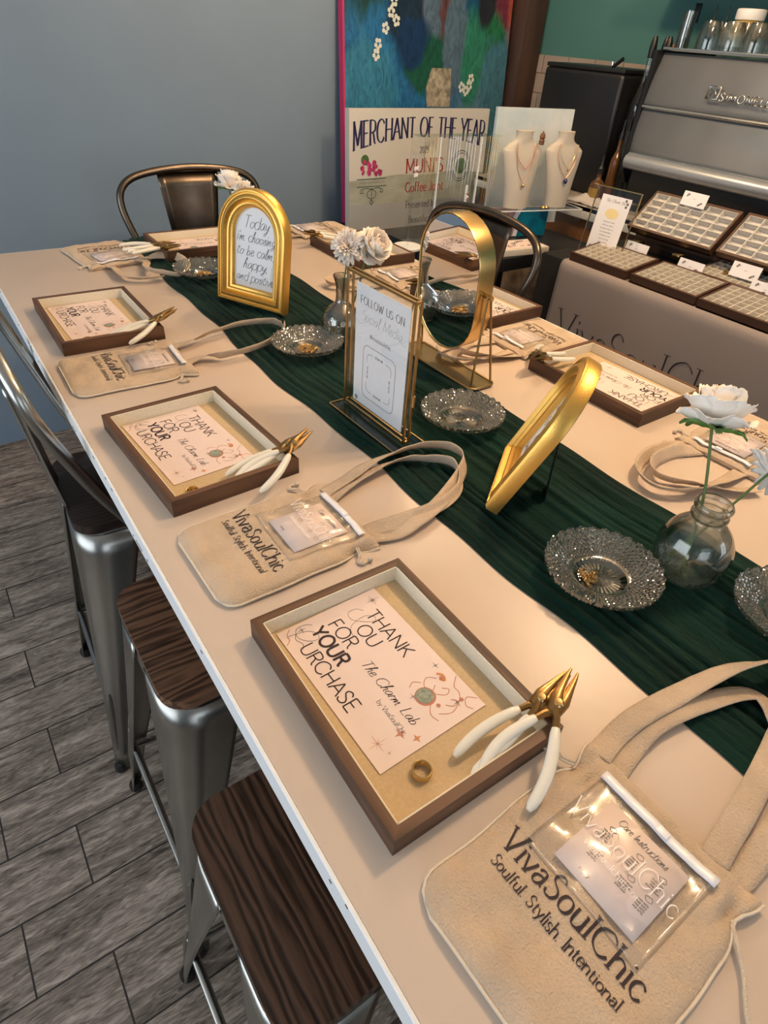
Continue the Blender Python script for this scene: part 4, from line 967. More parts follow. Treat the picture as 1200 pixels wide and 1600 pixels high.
def make_rose(base, head, label, sc=1.0, tilt=None, bend=(0, 0, 0), seed=0):
    """stem from base to head, bloom opening along tilt"""
    rg = random.Random(seed); F = thing('white_rose', base, 0, label, 'flower', 'white cloth flowers in the vases')
    b, h = Vector(base), Vector(head); d = h - b; up = Vector(tilt or d).normalized()
    pts = spline([Vector((0, 0, 0)), d * .5 + Vector(bend), d - up * .006, d], 6)
    MB().tube(pts, .0021, 8).build('stem', 'stem', F)
    Mh = Matrix.Translation(d) @ orient(up) @ Matrix.Scale(sc, 4)
    mb = MB()
    for ring, (n, L_, w_, tl, cup, cu) in enumerate(((5, .038, .044, -.30, .55, .5), (7, .040, .040, .02, .75, .45), (7, .036, .036, .32, .85, .25), (7, .031, .031, .62, .8, .1), (6, .026, .026, .92, .6, .0))):
        mb.mi = 0 if ring < 3 else 1
        for i in range(n):
            a = 2 * PI * i / n + ring * .5 + rg.uniform(-.12, .12); L2 = L_ * rg.uniform(.92, 1.08)
            petal(mb, Mh @ Matrix.Translation((0, 0, .0025 * ring)) @ Matrix.Rotation(a, 4, 'Z') @ Matrix.Translation((.004, 0, 0)) @ Matrix.Rotation(-tl + rg.uniform(-.08, .08), 4, 'Y'), L2, w_, cup, cu)
    mb.mi = 1
    for i in range(9):
        a = i * 2.4; r = .0012 * i; petal(mb, Mh @ Matrix.Translation((r * cos(a), r * sin(a), .008)) @ Matrix.Rotation(a, 4, 'Z') @ Matrix.Rotation(-1.35, 4, 'Y'), .020, .014, .1, -.2, 5)
    mb.build('bloom', ['petal', 'petal_blush'], F, angle=180, solid=.0006)
    mb = MB()
    for i in range(5): petal(mb, Mh @ Matrix.Translation((0, 0, -.003)) @ Matrix.Rotation(2 * PI * i / 5 + .3, 4, 'Z') @ Matrix.Rotation(.05 * (i % 3), 4, 'Y'), .038, .016, .12, .5)
    mb.build('sepals', 'leaf', F, angle=180, solid=.0006)
    return F
def make_daisy(base, head, label, sc=1.0, tilt=None, bend=(0, 0, 0), seed=0):
    rg = random.Random(seed); F = thing('white_chrysanthemum', base, 0, label, 'flower', 'white cloth flowers in the vases')
    d = Vector(head) - Vector(base); up = Vector(tilt or d).normalized()
    MB().tube(spline([Vector((0, 0, 0)), d * .5 + Vector(bend), d - up * .006, d], 6), .0019, 8).build('stem', 'stem', F)
    Mh = Matrix.Translation(d) @ orient(up) @ Matrix.Scale(sc, 4)
    mb = MB()
    for n, L_, w_, tl, cup in ((18, .032, .0075, -.12, .1), (18, .031, .0072, .2, .12), (16, .027, .0065, .5, .1), (14, .022, .006, .85, .05), (10, .017, .005, 1.15, 0)):
        mb.mi = 1 if tl > .8 else 0
        for i in range(n):
            a = 2 * PI * i / n + rg.uniform(-.1, .1) + tl; petal(mb, Mh @ Matrix.Rotation(a, 4, 'Z') @ Matrix.Translation((.003, 0, .001)) @ Matrix.Rotation(-tl + rg.uniform(-.15, .15), 4, 'Y'), L_ * rg.uniform(.88, 1.08), w_ * 1.25, cup, .2, 6)
    mb.build('bloom', ['petal', 'petal_blush'], F, angle=180, solid=.0005)
    return F
v1 = make_bud_vase('diamond-textured glass bud vase behind the sign frame'); v1.location = (.775, 1.246, 1.051)
v3 = clone(v1, (.770, 1.735, 1.051), .4, 'diamond-textured glass bud vase hidden behind the upright gilt frame', 'glass vases with white flowers')
v2 = make_jar('round glass jar with a ringed neck beside the large near glass dish'); v2.location = (.778, .277, 1.051)
make_rose((.782, 1.250, 1.060), (.846, 1.246, 1.252), 'blush-centred white rose in the bud vase behind the sign frame', 1.15, (.25, -.75, .6), (.004, 0, 0), 1)
make_daisy((.770, 1.240, 1.060), (.793, 1.252, 1.262), 'white chrysanthemum in the bud vase behind the sign frame', 1.2, (-.45, -.6, .55), (-.004, 0, 0), 2)
make_rose((.760, .270, 1.060), (.794, .330, 1.268), 'large white rose with green sepals in the round glass jar', 1.22, (.35, .25, .95), (.004, -.004, .01), 3)
make_daisy((.745, .298, 1.060), (.868, .262, 1.203), 'white chrysanthemum leaning right out of the round glass jar', 1.25, (.75, -.35, .35), (0, 0, 0), 4)
make_rose((.770, 1.735, 1.060), (.740, 1.79, 1.285), 'white rose above the upright gilt frame against the blue wall', 1.0, (.15, .05, .95), (0, 0, 0), 5)
make_daisy((.770, 1.735, 1.060), (.742, 1.70, 1.288), 'white chrysanthemum peeking over the upright gilt frame', 1.0, (-.1, -.7, .35), (0, 0, 0), 6)
# ---------------- painting, merchant sign, low cabinet ----------------
def paint_material():
    m = bpy.data.materials.new('abstract_painting'); m.use_nodes = True
    nt = m.node_tree; N = nt.nodes; L = nt.links; b = N['Principled BSDF']; b.inputs['Roughness'].default_value = 0.4
    tc = N.new('ShaderNodeTexCoord')
    def noi(scale, off, sx=1, sz=.45, det=5, dist=.6):
        mp = N.new('ShaderNodeMapping'); mp.inputs['Scale'].default_value = (sx, 1, sz); mp.inputs['Location'].default_value = off
        L.new(tc.outputs['Object'], mp.inputs[0]); n = N.new('ShaderNodeTexNoise'); n.inputs['Scale'].default_value = scale; n.inputs['Detail'].default_value = det; n.inputs['Distortion'].default_value = dist
        L.new(mp.outputs[0], n.inputs[0]); return n.outputs[0]
    def ramp(src, a, c):
        r = N.new('ShaderNodeMapRange'); r.inputs[1].default_value = a; r.inputs[2].default_value = c; L.new(src, r.inputs[0]); return r.outputs[0]
    def mask(cx, cz, rx, rz, soft=.5):
        mp = N.new('ShaderNodeMapping'); mp.inputs['Location'].default_value = (-cx / rx, 0, -cz / rz); mp.inputs['Scale'].default_value = (1 / rx, 0, 1 / rz)
        L.new(tc.outputs['Object'], mp.inputs[0]); ln = N.new('ShaderNodeVectorMath'); ln.operation = 'LENGTH'; L.new(mp.outputs[0], ln.inputs[0])
        a = N.new('ShaderNodeMath'); a.operation = 'SUBTRACT'; L.new(noi(7, (cx * 9, 0, cz * 5), 1, .6, 6, 1), a.inputs[0]); L.new(ln.outputs['Value'], a.inputs[1])
        return ramp(a.outputs[0], -.5 - soft * .3, -.5 + soft * .3 + .02)
    cur = N.new('ShaderNodeMixRGB'); cur.inputs[1].default_value = (.05, .19, .29, 1); cur.inputs[2].default_value = (.16, .26, .33, 1); L.new(ramp(noi(4, (0, 0, 0), 1, .5), .4, .6), cur.inputs[0])
    out = cur.outputs[0]
    def layer(col, fac):
        nonlocal out
        x = N.new('ShaderNodeMixRGB'); L.new(fac, x.inputs[0]); L.new(out, x.inputs[1]); x.inputs[2].default_value = (*col, 1); out = x.outputs[0]
    for cx, cz, rx, rz, col in ((-.36, .55, .25, .36, (.012, .05, .025)), (-.30, .62, .13, .18, (.03, .26, .28)), (-.22, .10, .42, .26, (.022, .16, .36)), (-.10, .42, .10, .36, (.022, .018, .05)), (.12, .40, .20, .42, (.10, .16, .23)),
                                (.10, .35, .06, .3, (.13, .05, .05)), (.30, .50, .12, .35, (.01, .09, .18)), (.44, .44, .08, .16, (.20, .03, .06)), (.36, .2, .12, .16, (.02, .17, .07)), (-.02, .13, .15, .12, (.012, .10, .06)), (.26, .15, .08, .18, (.03, .22, .14)), (.44, .0, .12, .26, (.06, .2, .28)), (.13, .22, .07, .2, (.10, .17, .24)),
                                (.33, .40, .06, .12, (.02, .02, .03)), (.49, .60, .03, .3, (.42, .09, .06)), (-.17, .30, .1, .14, (.01, .03, .06)), (-.40, .0, .2, .2, (.04, .22, .36)), (-.13, .2, .1, .1, (.008, .04, .12))): layer(col, mask(cx, cz, rx, rz))
    mu = N.new('ShaderNodeMixRGB'); mu.blend_type = 'MULTIPLY'; mu.inputs[0].default_value = .8; L.new(out, mu.inputs[1]); rr = N.new('ShaderNodeValToRGB'); rr.color_ramp.elements[0].position = .3; rr.color_ramp.elements[0].color = (.35, .4, .45, 1); rr.color_ramp.elements[1].position = .65; rr.color_ramp.elements[1].color = (1, 1, 1, 1); L.new(noi(26, (3, 0, 1), 1, .4, 8, 2.5), rr.inputs[0]); L.new(rr.outputs[0], mu.inputs[2]); L.new(mu.outputs[0], b.inputs['Base Color']); return m
A = thing('abstract_painting', (2.315, 2.90, 0.86), 0, 'tall blue and green abstract painting with pink edge leaning on the slate blue wall', 'painting')
A.rotation_euler = (-.075, 0, 0)
M['painting'] = paint_material(); M['pinkedge'] = mat('pink_canvas_edge', (.48, .03, .13), .6); M['cyan'] = mat('pale_petals', (.62, .66, .6), .7)
pt = MB().box((0, 0, .62), (1.0, .03, 1.24)).build('painted_canvas', 'painting', A, smooth=False)
pt.data.transform(Matrix.Translation((0, 0, -.55))); pt.location = (0, 0, .55)
MB().box((-.505, .002, .62), (.01, .036, 1.24)).build('pink_edge', 'pinkedge', A, smooth=False)
mp = lambda a, b: (a, -.0165, b); k = MB(); rg = random.Random(4)
for cx, cz in ((-.235, .90), (-.25, .86), (-.28, .80), (-.32, .74), (-.22, .83), (-.33, .70), (.20, .585), (.25, .59), (.23, .57), (.26, .62)):
    for i in range(5): a = 2 * PI * i / 5 + cx * 9; disc(k, cx + .013 * cos(a), cz + .016 * sin(a), .009, mp, 8)
k.build('painted_blossoms', 'cyan', A, smooth=False)
k = MB(); k.add([mp(-.02, .50), mp(.13, .50), mp(.125, .66), mp(.0, .66), mp(-.03, .58)], [(0, 1, 2, 3, 4)]); k.build('painted_pedestal', mat('painted_stone', (.3, .27, .2), .8, var=.5, vscale=40), A, smooth=False)
B = thing('low_cabinet', (2.21, 2.80, 0), 0, 'dark low cabinet under the merchant sign and painting', 'cabinet')
MB().box((0, 0, .42), (1.18, .30, .80), .004).build('body', 'postwood', B); MB().box((0, 0, .832), (1.22, .33, .024), .004).build('top', 'postwood', B)
for x in (-.29, .29): dr = MB().box((x, -.157, .44), (.56, .015, .7), .003).build('door', 'postwood', B); MB().box((x * .2, -.172, .5), (.012, .02, .12), .003).build('handle', 'brass', dr)
MS = thing('merchant_sign', (2.125, 2.712, .848), 0, 'white canvas sign reading merchant of the year standing before the painting', 'sign'); MS.rotation_euler = (-.05, 0, 0)
SW, SH = .832, .525
sp = MB(); sp.box((0, 0, SH / 2), (SW, .035, SH)); sg = sp.build('canvas_panel', mat('sign_white', (.60, .59, .55), .6), MS, smooth=False)
# printed photo strip of muted green-grey along the lower half
mp = lambda a, b: (a, -.0181, b)
k = MB(); k.add([mp(-SW / 2, .03), mp(SW / 2, .03), mp(SW / 2, .245), mp(.2, .262), mp(.05, .25), mp(-.12, .258), mp(-SW / 2, .24)], [tuple(range(7))]); k.build('faded_landscape_print', mat('faded_print', (.36, .39, .33), .6, var=.18, vscale=9, stretch=(1, 1, 2)), MS, smooth=False)
k = MB(); k.add([mp(-SW / 2, 0), mp(SW / 2, 0), mp(SW / 2, .13), mp(-SW / 2, .14)], [(0, 1, 2, 3)]); bb = k.build('faded_pavement_print', mat('faded_pavement', (.36, .38, .39), .6, var=.08, vscale=6), MS, smooth=False); bb.location = (0, -.0004, 0)
def arcmap(a, b):  # arched heading: edges dip down, letters taller at the ends
    t = a / (SW / 2); base = .413 - .055 * t * t; return (a, -.0186, base + b * (.9 + .42 * t * t))
k = MB(); lettering(k, 'MERCHANT OF THE YEAR', .086, 0, 0, arcmap, .004, thick=.0175, pen=.15, serif=True, track=12, align='c', xs=.615, sub=.02); k.build('navy_heading', mat('navy_print', (.018, .02, .09), .6), MS, smooth=False)
mp = lambda a, b: (a, -.0188, b)
k = MB(); lettering(k, '2025', .026, .015, .345, mp, .0016, thick=.0036, serif=True, align='c', xs=.85)
lettering(k, 'Presented by', .032, .015, .105, mp, .0017, thick=.0042, serif=True, align='c', xs=.85); lettering(k, 'Beautification Committee', .032, .12, .035, mp, .0017, thick=.0042, serif=True, align='c', xs=.8)
[stroke(k, [(-.36 + .012 * i, .228 + .002 * sin(i * 2.3)), (-.352 + .012 * i, .232)], .0012, mp, False) for i in range(12)]
k.build('black_print', 'ink', MS, smooth=False)
M['redprint'] = mat('red_print', (.36, .02, .03), .6)
k = MB(); lettering(k, "MUNI'S", .058, .025, .262, mp, .0035, thick=.0085, serif=True, align='c', xs=.98, track=18); lettering(k, 'Coffee Joint', .042, .03, .178, mp, .004, thick=.0068, serif=True, align='c', xs=.86, track=12); k.build('red_print', 'redprint', MS, smooth=False)
k = MB()
for y in (.246, .214): k.box((-.29, -.0188, y), (.17, .0006, .0025))
for s_ in (-1, 1):
    stroke(k, [(-.29, .20), (-.29 + s_ * .03, .207), (-.29 + s_ * .06, .200), (-.29 + s_ * .064, .188), (-.29 + s_ * .05, .188), (-.29 + s_ * .052, .197)], .0028, mp); stroke(k, [(-.29, .16), (-.29 + s_ * .02, .168), (-.29 + s_ * .024, .188), (-.29, .202)], .0028, mp); stroke(k, [(-.29, .135), (-.29 + s_ * .01, .145), (-.29, .155)], .0028, mp)
stroke(k, [(-.29, .21), (-.29, .13)], .0022, mp, False)
for cx, cz, r in ((.255, .28, .062), (.255, .28, .052)): stroke(k, [(cx + r * cos(2 * PI * i / 16), cz + r * 1.1 * sin(2 * PI * i / 16)) for i in range(16)], .0035, mp, closed=True)
k.build('ironwork_print', mat('dark_green_print', (.02, .05, .04), .6), MS, smooth=False)
k = MB(); rg = random.Random(2); mpz = lambda z: (lambda a, b: (a, -.0188 - z, b))
for i in range(26):
    a = rg.uniform(0, 2 * PI); r = .034 * math.sqrt(rg.random()); disc(k, (-.325 if i % 2 else -.262) + r * cos(a) * .8, .285 + r * sin(a), rg.uniform(.006, .012), mpz(.00003 * i), 9)
k.build('rose_print', mat('magenta_print', (.42, .03, .14), .7, var=.5, vscale=60), MS, smooth=False)
k = MB(); disc(k, -.33, .325, .022, mpz(-.00008), 9); disc(k, .255, .28, .036, mpz(0), 14); k.build('green_print', mat('leaf_print', (.06, .13, .04), .7, var=.4, vscale=50), MS, smooth=False)

# ---------------- black side table with jewellery displays ----------------
S2 = thing('black_side_table', (1.935, 1.985, 0), 0, 'black side table holding the necklace busts and clear stands', 'table')
MB().box((0, 0, .975), (.74, .53, .05), .004).build('tabletop', 'black', S2)
for x in (-.345, .345):
    for y in (-.235, .235): MB().box((x, y, .475), (.035, .035, .95)).build('leg', 'black', S2, smooth=False)
CB = thing('charm_card_tray', (1.89, 1.785, 1.0005), -.12, 'tan tray with printed charm card at the near edge of the black side table', 'tray')
MB().box((0, 0, .012), (.27, .12, .024), .002).build('tray_base', 'velvet', CB); MB().box((0, 0, .0248), (.25, .10, .0008)).build('card_sheet', 'card', CB, smooth=False)
k = MB(); rg = random.Random(5)
for i in range(26): x, y = rg.uniform(-.11, .11), rg.uniform(-.035, .035); stroke(k, [(x + .012 * cos(q * 1.7 + i), y + .009 * sin(q * 2.1 + i)) for q in range(6)], .0016, lambda a, b: (a, b, .0256))
k.build('printed_charms', 'ink', CB, smooth=False)
# clear stand under the busts
AS = thing('acrylic_riser', (2.09, 1.92, 1.0005), -.22, 'clear acrylic riser carrying the two necklace busts', 'stand')
MB().box((0, 0, .1235), (.40, .17, .004)).build('shelf_panel', 'acrylic', AS, smooth=False)
e = MB(); e.box((0, -.0855, .1235), (.40, .001, .004)); e.box((.2005, 0, .1235), (.001, .17, .004)); e.build('bright_edge', 'acrylic_edge', AS, smooth=False)
for x in (-.2, .2): MB().box((x, 0, .061), (.003, .17, .122)).build('side_panel', 'acrylic', AS, smooth=False)
# small painted canvas below the shelf
M['teal_print'] = mat('teal_acrylic_paint', (.0, .16, .26), .4, var=.3, vscale=18); M['pink_print'] = mat('dusty_pink_paint', (.42, .24, .22), .5, var=.25, vscale=20)
CP = thing('small_canvas', (2.055, 1.95, 1.0005), -.22, 'small pink, white and teal canvas under the clear riser', 'painting')
MB().box((0, 0, .058), (.30, .012, .112)).build('canvas_panel', 'pink_print', CP, smooth=False)
k = MB(); q = lambda a, b: (a, -.0066, b); k.add([q(.0, .002), q(.15, .002), q(.15, .114), (.02, -.0066, .114), q(-.005, .07), q(.012, .04)], [tuple(range(6))]); k.build('teal_area', 'teal_print', CP, smooth=False)
k = MB(); stroke(k, [(.0, .002), (.004, .04), (-.01, .07), (.012, .114)], .02, lambda a, b: (a, -.0070, min(.114, max(.002, b)))); k.build('white_cloud', 'paper', CP, smooth=False)
WB = thing('pale_backdrop_panel', (2.16, 2.03, 1.0275), -.22, 'pale blue-white canvas standing behind the necklace busts', 'panel'); WB.rotation_euler = (-.05, 0, -.22)
M['pale'] = mat('pale_sky_paint', (.42, .53, .57), .6, col2=(.66, .70, .70), vscale=7)
MB().box((.0, .0, .21), (.36, .016, .42)).build('panel', 'pale', WB, smooth=False)
def make_bust(label):
    b = thing('necklace_bust', (0, 0, 0), 0, label, 'jewellery bust', 'linen necklace busts')
    P = [(.0, .050, .032), (.06, .057, .032), (.12, .068, .031), (.17, .080, .028), (.198, .084, .024), (.212, .074, .022), (.222, .050, .022), (.234, .036, .024), (.250, .034, .026), (.262, .036, .028)]
    Q = spline([(z, a, c) for z, a, c in P], 4); mb = MB(); n = 28; vs_ = []
    for z, a, c in Q:
        lean = .02 * (z / .26) ** 2
        for j in range(n):
            t = 2 * PI * j / n; ex = abs(cos(t)) ** .8 * (1 if cos(t) > 0 else -1); ey = sin(t)
            vs_.append((a * ex, (c * (ey if ey < 0 else ey * .55)) + lean, z + .006 * (ex * ex) * (-1 if z > .2 and z < .215 else 0)))
    k = len(Q); mb.add(vs_, [(i * n + j, i * n + (j + 1) % n, (i + 1) * n + (j + 1) % n, (i + 1) * n + j) for i in range(k - 1) for j in range(n)] + [tuple(range(n - 1, -1, -1)), tuple(range((k - 1) * n, k * n))])
    mb.build('linen_form', 'linen', b, angle=70)
    return b
def necklace(parent_loc, rz, label, m, drop, wid, top, pend=None, r=.0011, y=-.036):
    N_ = thing('necklace', parent_loc, rz, label, 'necklace')
    P = [(wid * sin(t), y + .012 * abs(t) / 1.6 + .006 * abs(sin(t)), top - drop * (1 - abs(t) / 1.6) ** .75 if abs(t) < 1.6 else top) for t in [-1.6 + 3.2 * i / 20 for i in range(21)]]
    c = [(p[0] * (1 - .25 * (p[2] - (top - drop)) / drop * .6), p[1], p[2]) for p in P]
    MB().tube(c, r, 6).build('chain', m, N_)
    if pend:
        pm = MB(); pm.ball((0, y - .004, top - drop - pend[1]), pend[1], 8, 1.25); pm.build('pendant', pend[0], N_)
    return N_
b1 = make_bust('left cream linen necklace bust wearing a red-brown cord with a small lantern charm'); b1.location = (1.995, 1.915, 1.126); b1.rotation_euler = (0, 0, -.32)
b2 = clone(b1, (2.185, 1.875, 1.126), -.25, 'right cream linen necklace bust wearing a gold chain with a dark blue gem', 'linen necklace busts')
necklace((1.995, 1.915, 1.126), -.32, 'red-brown cord necklace on the left bust', 'copper', .085, .047, .225, None, .0016, -.037)
necklace((1.995, 1.915, 1.126), -.32, 'fine gold necklace with drop pendant on the left bust', 'rosegold', .125, .040, .215, ('gold', .006), .0008, -.036)
necklace((2.185, 1.875, 1.126), -.25, 'gold chain necklace with a dark blue gem pendant on the right bust', 'rosegold', .115, .050, .222, ('blue_gem', .0085), .0013, -.037)
necklace((2.185, 1.875, 1.126), -.25, 'fine layered gold necklace on the right bust', 'gold', .080, .040, .222, ('gold', .004), .0008, -.036)
LC = MB(); LC.lathe([(.003, 0), (.010, .001), (.011, .016), (.008, .02), (.011, .025), (.009, .036), (.003, .042), (.003, .046)], 6); lc = LC.build('lantern_charm', 'barwood'); lc.location = (2.050, 1.885, 1.345); tag(lc, 'small red-brown lantern-shaped charm at the shoulder of the left bust', 'charm')
gr = MB(); [gr.tube([(.009 * cos(a) + dx, .009 * sin(a), .003) for a in [2 * PI * i / 16 for i in range(16)]], .0028, 6, closed=True) for dx in (-.012, .006)]; g = gr.build('gold_rings', 'gold'); g.location = (2.105, 1.85, 1.1285); tag(g, 'gold rings lying between the two busts on the clear shelf', 'ring')
# clear necklace stand with hanging chains
CS = thing('acrylic_necklace_stand', (1.735, 2.00, 1.0005), 0, 'clear acrylic stand hung with many fine necklace chains', 'display stand')
CS.rotation_euler = (0, 0, -.08)
MB().box((0, .03, .185), (.37, .003, .365)).build('back_panel', 'acrylic', CS, smooth=False); MB().box((0, 0, .002), (.37, .12, .004)).build('base', 'acrylic', CS, smooth=False)
MB().box((0, .0, .367), (.37, .05, .004)).build('top_bar', 'acrylic', CS, smooth=False)
for x in (-.09, .095): MB().box((x, -.015, .183), (.006, .006, .362)).build('white_post', 'acrylic_edge', CS, smooth=False)
rg = random.Random(9)
for grp, (xs_, m, n, zl) in enumerate(((-.135, 'gold', 7, .2), (-.035, 'silver', 5, .22), (.04, 'silver', 4, .24), (.145, 'gold', 5, .28))):
    for i in range(n):
        x = xs_ - .028 + .056 * i / n; d = zl * rg.uniform(.75, 1.0); c = MB()
        c.tube([(x, -.024, .366), (x + .001, -.027, .366 - d * .5), (x + .004, -.027, .366 - d), (x + .008, -.027, .366 - d * .5), (x + .009, -.024, .366)], .0007, 5); o = c.build('hanging_chain', m); o.matrix_world = Matrix.Translation(CS.location) @ CS.rotation_euler.to_matrix().to_4x4()
        tag(o, ('gold chains hung at the left end of the clear stand', 'silver chains hung between the white posts, left part', 'silver chains hung beside the right white post', 'gold chains hung at the right end of the clear stand beside the bust')[grp], 'chain', ('left gold chains', 'left silver chains', 'right silver chains', 'right gold chains')[grp] + ' on the clear stand')
# clear earring stands
def ear(loc, rz, label, bows, H=.29, sc=1):
    e = thing('acrylic_earring_stand', loc, rz, label, 'display stand')
    MB().lathe([(.05, 0), (.052, .002), (.052, .008), (.05, .01)], 36).build('round_base', 'acrylic_edge', e)
    MB().box((0, 0, .01 + H / 2), (.007, .007, H), .001).build('upright_rod', 'acrylic', e)
    if bows:
        b = MB(); b.box((.012, -.004, H - .035), (.026, .003, .011), .001); b.box((.010, -.005, H - .055), (.022, .003, .011), .001); o = b.build('paper_tag', 'paper', e, smooth=False)
    return e
ear((1.425, 1.855, 1.0405), .3, 'clear round-based stand with white paper tags, behind the right-side trays', True)
e2 = thing('rose_gold_chain_stand', (1.66, 1.84, 1.0005), 0, 'clear rod with coiled rose gold chain in front of the chain stand', 'display stand')
MB().tube([(0, 0, 0), (0, 0, .235)], .0045, 10).build('rod', 'acrylic_edge', e2); MB().lathe([(.04, 0), (.04, .006)], 30).build('round_base', 'acrylic', e2)
MB().tube([(.007 * cos(i * .9) + .004, .007 * sin(i * .9), .06 + .0028 * i) for i in range(56)], .0016, 5).build('coiled_chain', 'rosegold', e2)

# ---------------- bar counter ----------------
BC = thing('bar_counter', (2.705, 1.05, 0), 0, 'stone-topped bar counter with brown wood band and rough stone front', 'counter')
MB().box((0, 0, 1.088), (.54, 3.2, .02), .002).build('stone_top', 'granite', BC); MB().box((-.264, 0, 1.072), (.012, 3.2, .05), .002).build('stone_edge', 'marble', BC)
MB().box((.01, 0, .97), (.50, 3.16, .20)).build('wood_band', 'barwood', BC, smooth=False); MB().box((.02, 0, .44), (.50, 3.12, .87)).build('stone_front', 'stone', BC, smooth=False)
# ---------------- draped display table ----------------
DT = thing('draped_display_table', (2.16, .93, 0), 0, 'display table under a black cloth in front of the bar', 'table')
MB().box((0, 0, .515), (.48, 1.46, 1.03), .01).build('black_cloth', 'black_cloth', DT)
BN = MB()
def ban(s, t):
    y = 1.535 - t * 1.5; d = s * .78; r = .03
    x0 = 1.91
    if d < .06: x, z = 1.975 - d, 1.0365
    else:
        a = min((d - .06) / r, PI / 2); x = 1.915 - r * sin(a) * .6; z = 1.0365 - r * (1 - cos(a)) - max(0, d - .06 - r * PI / 2)
    return (x - .003 - .010 * s * sin(y * 7) - .006 * s * sin(y * 17 + 1) - .004 * s, y + .0 + .03 * s * (1 if t < .02 else 0), z)
bn = BN.grid(50, 90, ban).build('printed_banner', 'taupe', None, solid=.001, angle=180); tag(bn, 'taupe fabric banner with large black lettering hanging over the display table front', 'banner')
k = MB(); mp = lambda a, b: (1.8925 - .001, 1.49 - a, .765 + b)
def mpb(a, b):
    y = 1.485 - a; z = .775 + b; s = (1.0365 - .03 - z + .06 + .03 * PI / 2) / .78; s = max(.1, min(1, s)); return (1.915 - .018 - .003 - .010 * s * sin(y * 7) - .006 * s * sin(y * 17 + 1) - .004 * s - .0022, y, z)
lettering(k, 'VivaSoulChic', .118, 0, -.02, mpb, .0022, thick=.0065, pen=.35, serif=True, track=12, xs=.90, sub=.03)
o = k.build('banner_lettering', 'ink', bn, smooth=False)
# compartment trays
def make_comp(nx, ny, w_, l_, label, grp, mat_='velvet'):
    t = thing('compartment_tray', (0, 0, 0), 0, label, 'jewellery tray', grp)
    b = MB(); th = .009; H = .03
    b.box((0, 0, .003), (w_, l_, .006)); b.box((w_ / 2 - th / 2, 0, H / 2), (th, l_, H)); b.box((-w_ / 2 + th / 2, 0, H / 2), (th, l_, H)); b.box((0, l_ / 2 - th / 2, H / 2), (w_ - 2 * th, th, H)); b.box((0, -l_ / 2 + th / 2, H / 2), (w_ - 2 * th, th, H)); b.build('wooden_case', 'darkwood', t, smooth=False)
    d = MB(); iw, il = w_ - 2 * th, l_ - 2 * th; d.box((0, 0, .0075), (iw, il, .003))
    for i in range(nx + 1): d.box((-iw / 2 + iw * i / nx, 0, .0185), (.0026, il, .022))
    for j in range(ny + 1): d.box((0, -il / 2 + il * j / ny, .0185), (iw, .0026, .022))
    d.build('velvet_dividers', mat_, t, smooth=False)
    return t
M['velvet_white'] = mat('white_velvet', (.62, .60, .56), .95)
CT = make_comp(5, 8, .172, .248, 'velvet-lined compartment tray at the far end of the front row, by the gold info frame', 'front row of compartment trays')
tl = .13
CT.location = (2.0, 1.395, 1.0475); CT.rotation_euler = (0, -tl, 0)
clone(CT, (1.998, 1.127, 1.0475), 0, 'velvet-lined compartment tray in the middle of the front row', 'front row of compartment trays', (0, -tl, 0))
clone(CT, (1.995, .870, 1.0475), 0, 'velvet-lined compartment tray nearest the camera in the front row', 'front row of compartment trays', (0, -tl, 0))
clone(CT, (2.178, 1.02, 1.066), 0, 'velvet-lined compartment tray half hidden behind the front row', 'compartment trays', (0, -tl, 0))
CT2 = make_comp(5, 6, .165, .34, 'white-lined compartment tray on the clear riser at the foot of the espresso machine, far end', 'back row of compartment trays', 'velvet_white')
CT2.location = (2.235, 1.315, 1.175); CT2.rotation_euler = (0, -.72, 0)
clone(CT2, (2.235, .955, 1.178), 0, 'white-lined compartment tray on the clear riser, cut by the right photo edge', 'back row of compartment trays', (0, -.72, 0))
RS = thing('tray_riser', (2.28, 1.14, 1.0305), 0, 'clear acrylic riser with gold clips under the back row of compartment trays', 'stand')
MB().box((0, 0, .06), (.16, .74, .005)).build('shelf_panel', 'acrylic', RS, smooth=False); MB().box((.06, 0, .030), (.02, .72, .055)).build('back_support', 'postwood', RS, smooth=False)
for y in (-.30, -.08, .12, .30): MB().box((-.10, y, .062), (.05, .03, .012), .002).build('gold_clip', 'gold', RS)
MB().box((-.02, 0, .085), (.03, .72, .045)).build('front_rail', 'darkwood', RS, smooth=False)
def label_card(c, rz, label, lean=.25):
    k = thing('name_card', c, rz, label, 'card', 'small white name cards on the compartment trays')
    o = MB().box((0, 0, .021), (.0012, .094, .044)).build('card_sheet', 'paper', k, smooth=False)
    p = MB(); rg = random.Random(int(c[1] * 100)); mp = lambda a, b: (-.0009, -a, b)
    for x, y in ((-.027, .034), (-.031, .029), (.026, .010), (.031, .014), (.022, .007)): disc(p, x, y, .0032, mp, 7)
    stroke(p, [(-.033, .036), (-.026, .030), (-.02, .036)], .0009, mp); stroke(p, [(.018, .006), (.027, .014), (.033, .008)], .0009, mp); stroke(p, [(-.004, .021), (-.001, .024), (.002, .021), (.005, .023)], .0007, mp); p.build('floral_print', 'grey_ink', k, smooth=False)
    k.rotation_euler = (0, lean, rz); return k
label_card((2.245, 1.315, 1.236), 0, 'small white name card standing on the far tray of the back row')
label_card((2.105, 1.390, 1.066), 0, 'small white name card behind the far tray of the front row')
label_card((2.10, 1.165, 1.066), 0, 'small white name card behind the middle tray of the front row')
label_card((2.13, .995, 1.098), .05, 'small white name card on the half-hidden tray')
label_card((2.10, .90, 1.070), .1, 'small white name card at the right photo edge, lowest of the name cards')
GI = thing('gold_info_frame', (2.055, 1.505, 1.0375), 0, 'clear gold-rimmed info frame with floral sheet and yellow oval seal, left of the compartment trays', 'sign frame'); GI.rotation_euler = (0, .16, .1)
b = MB(); 
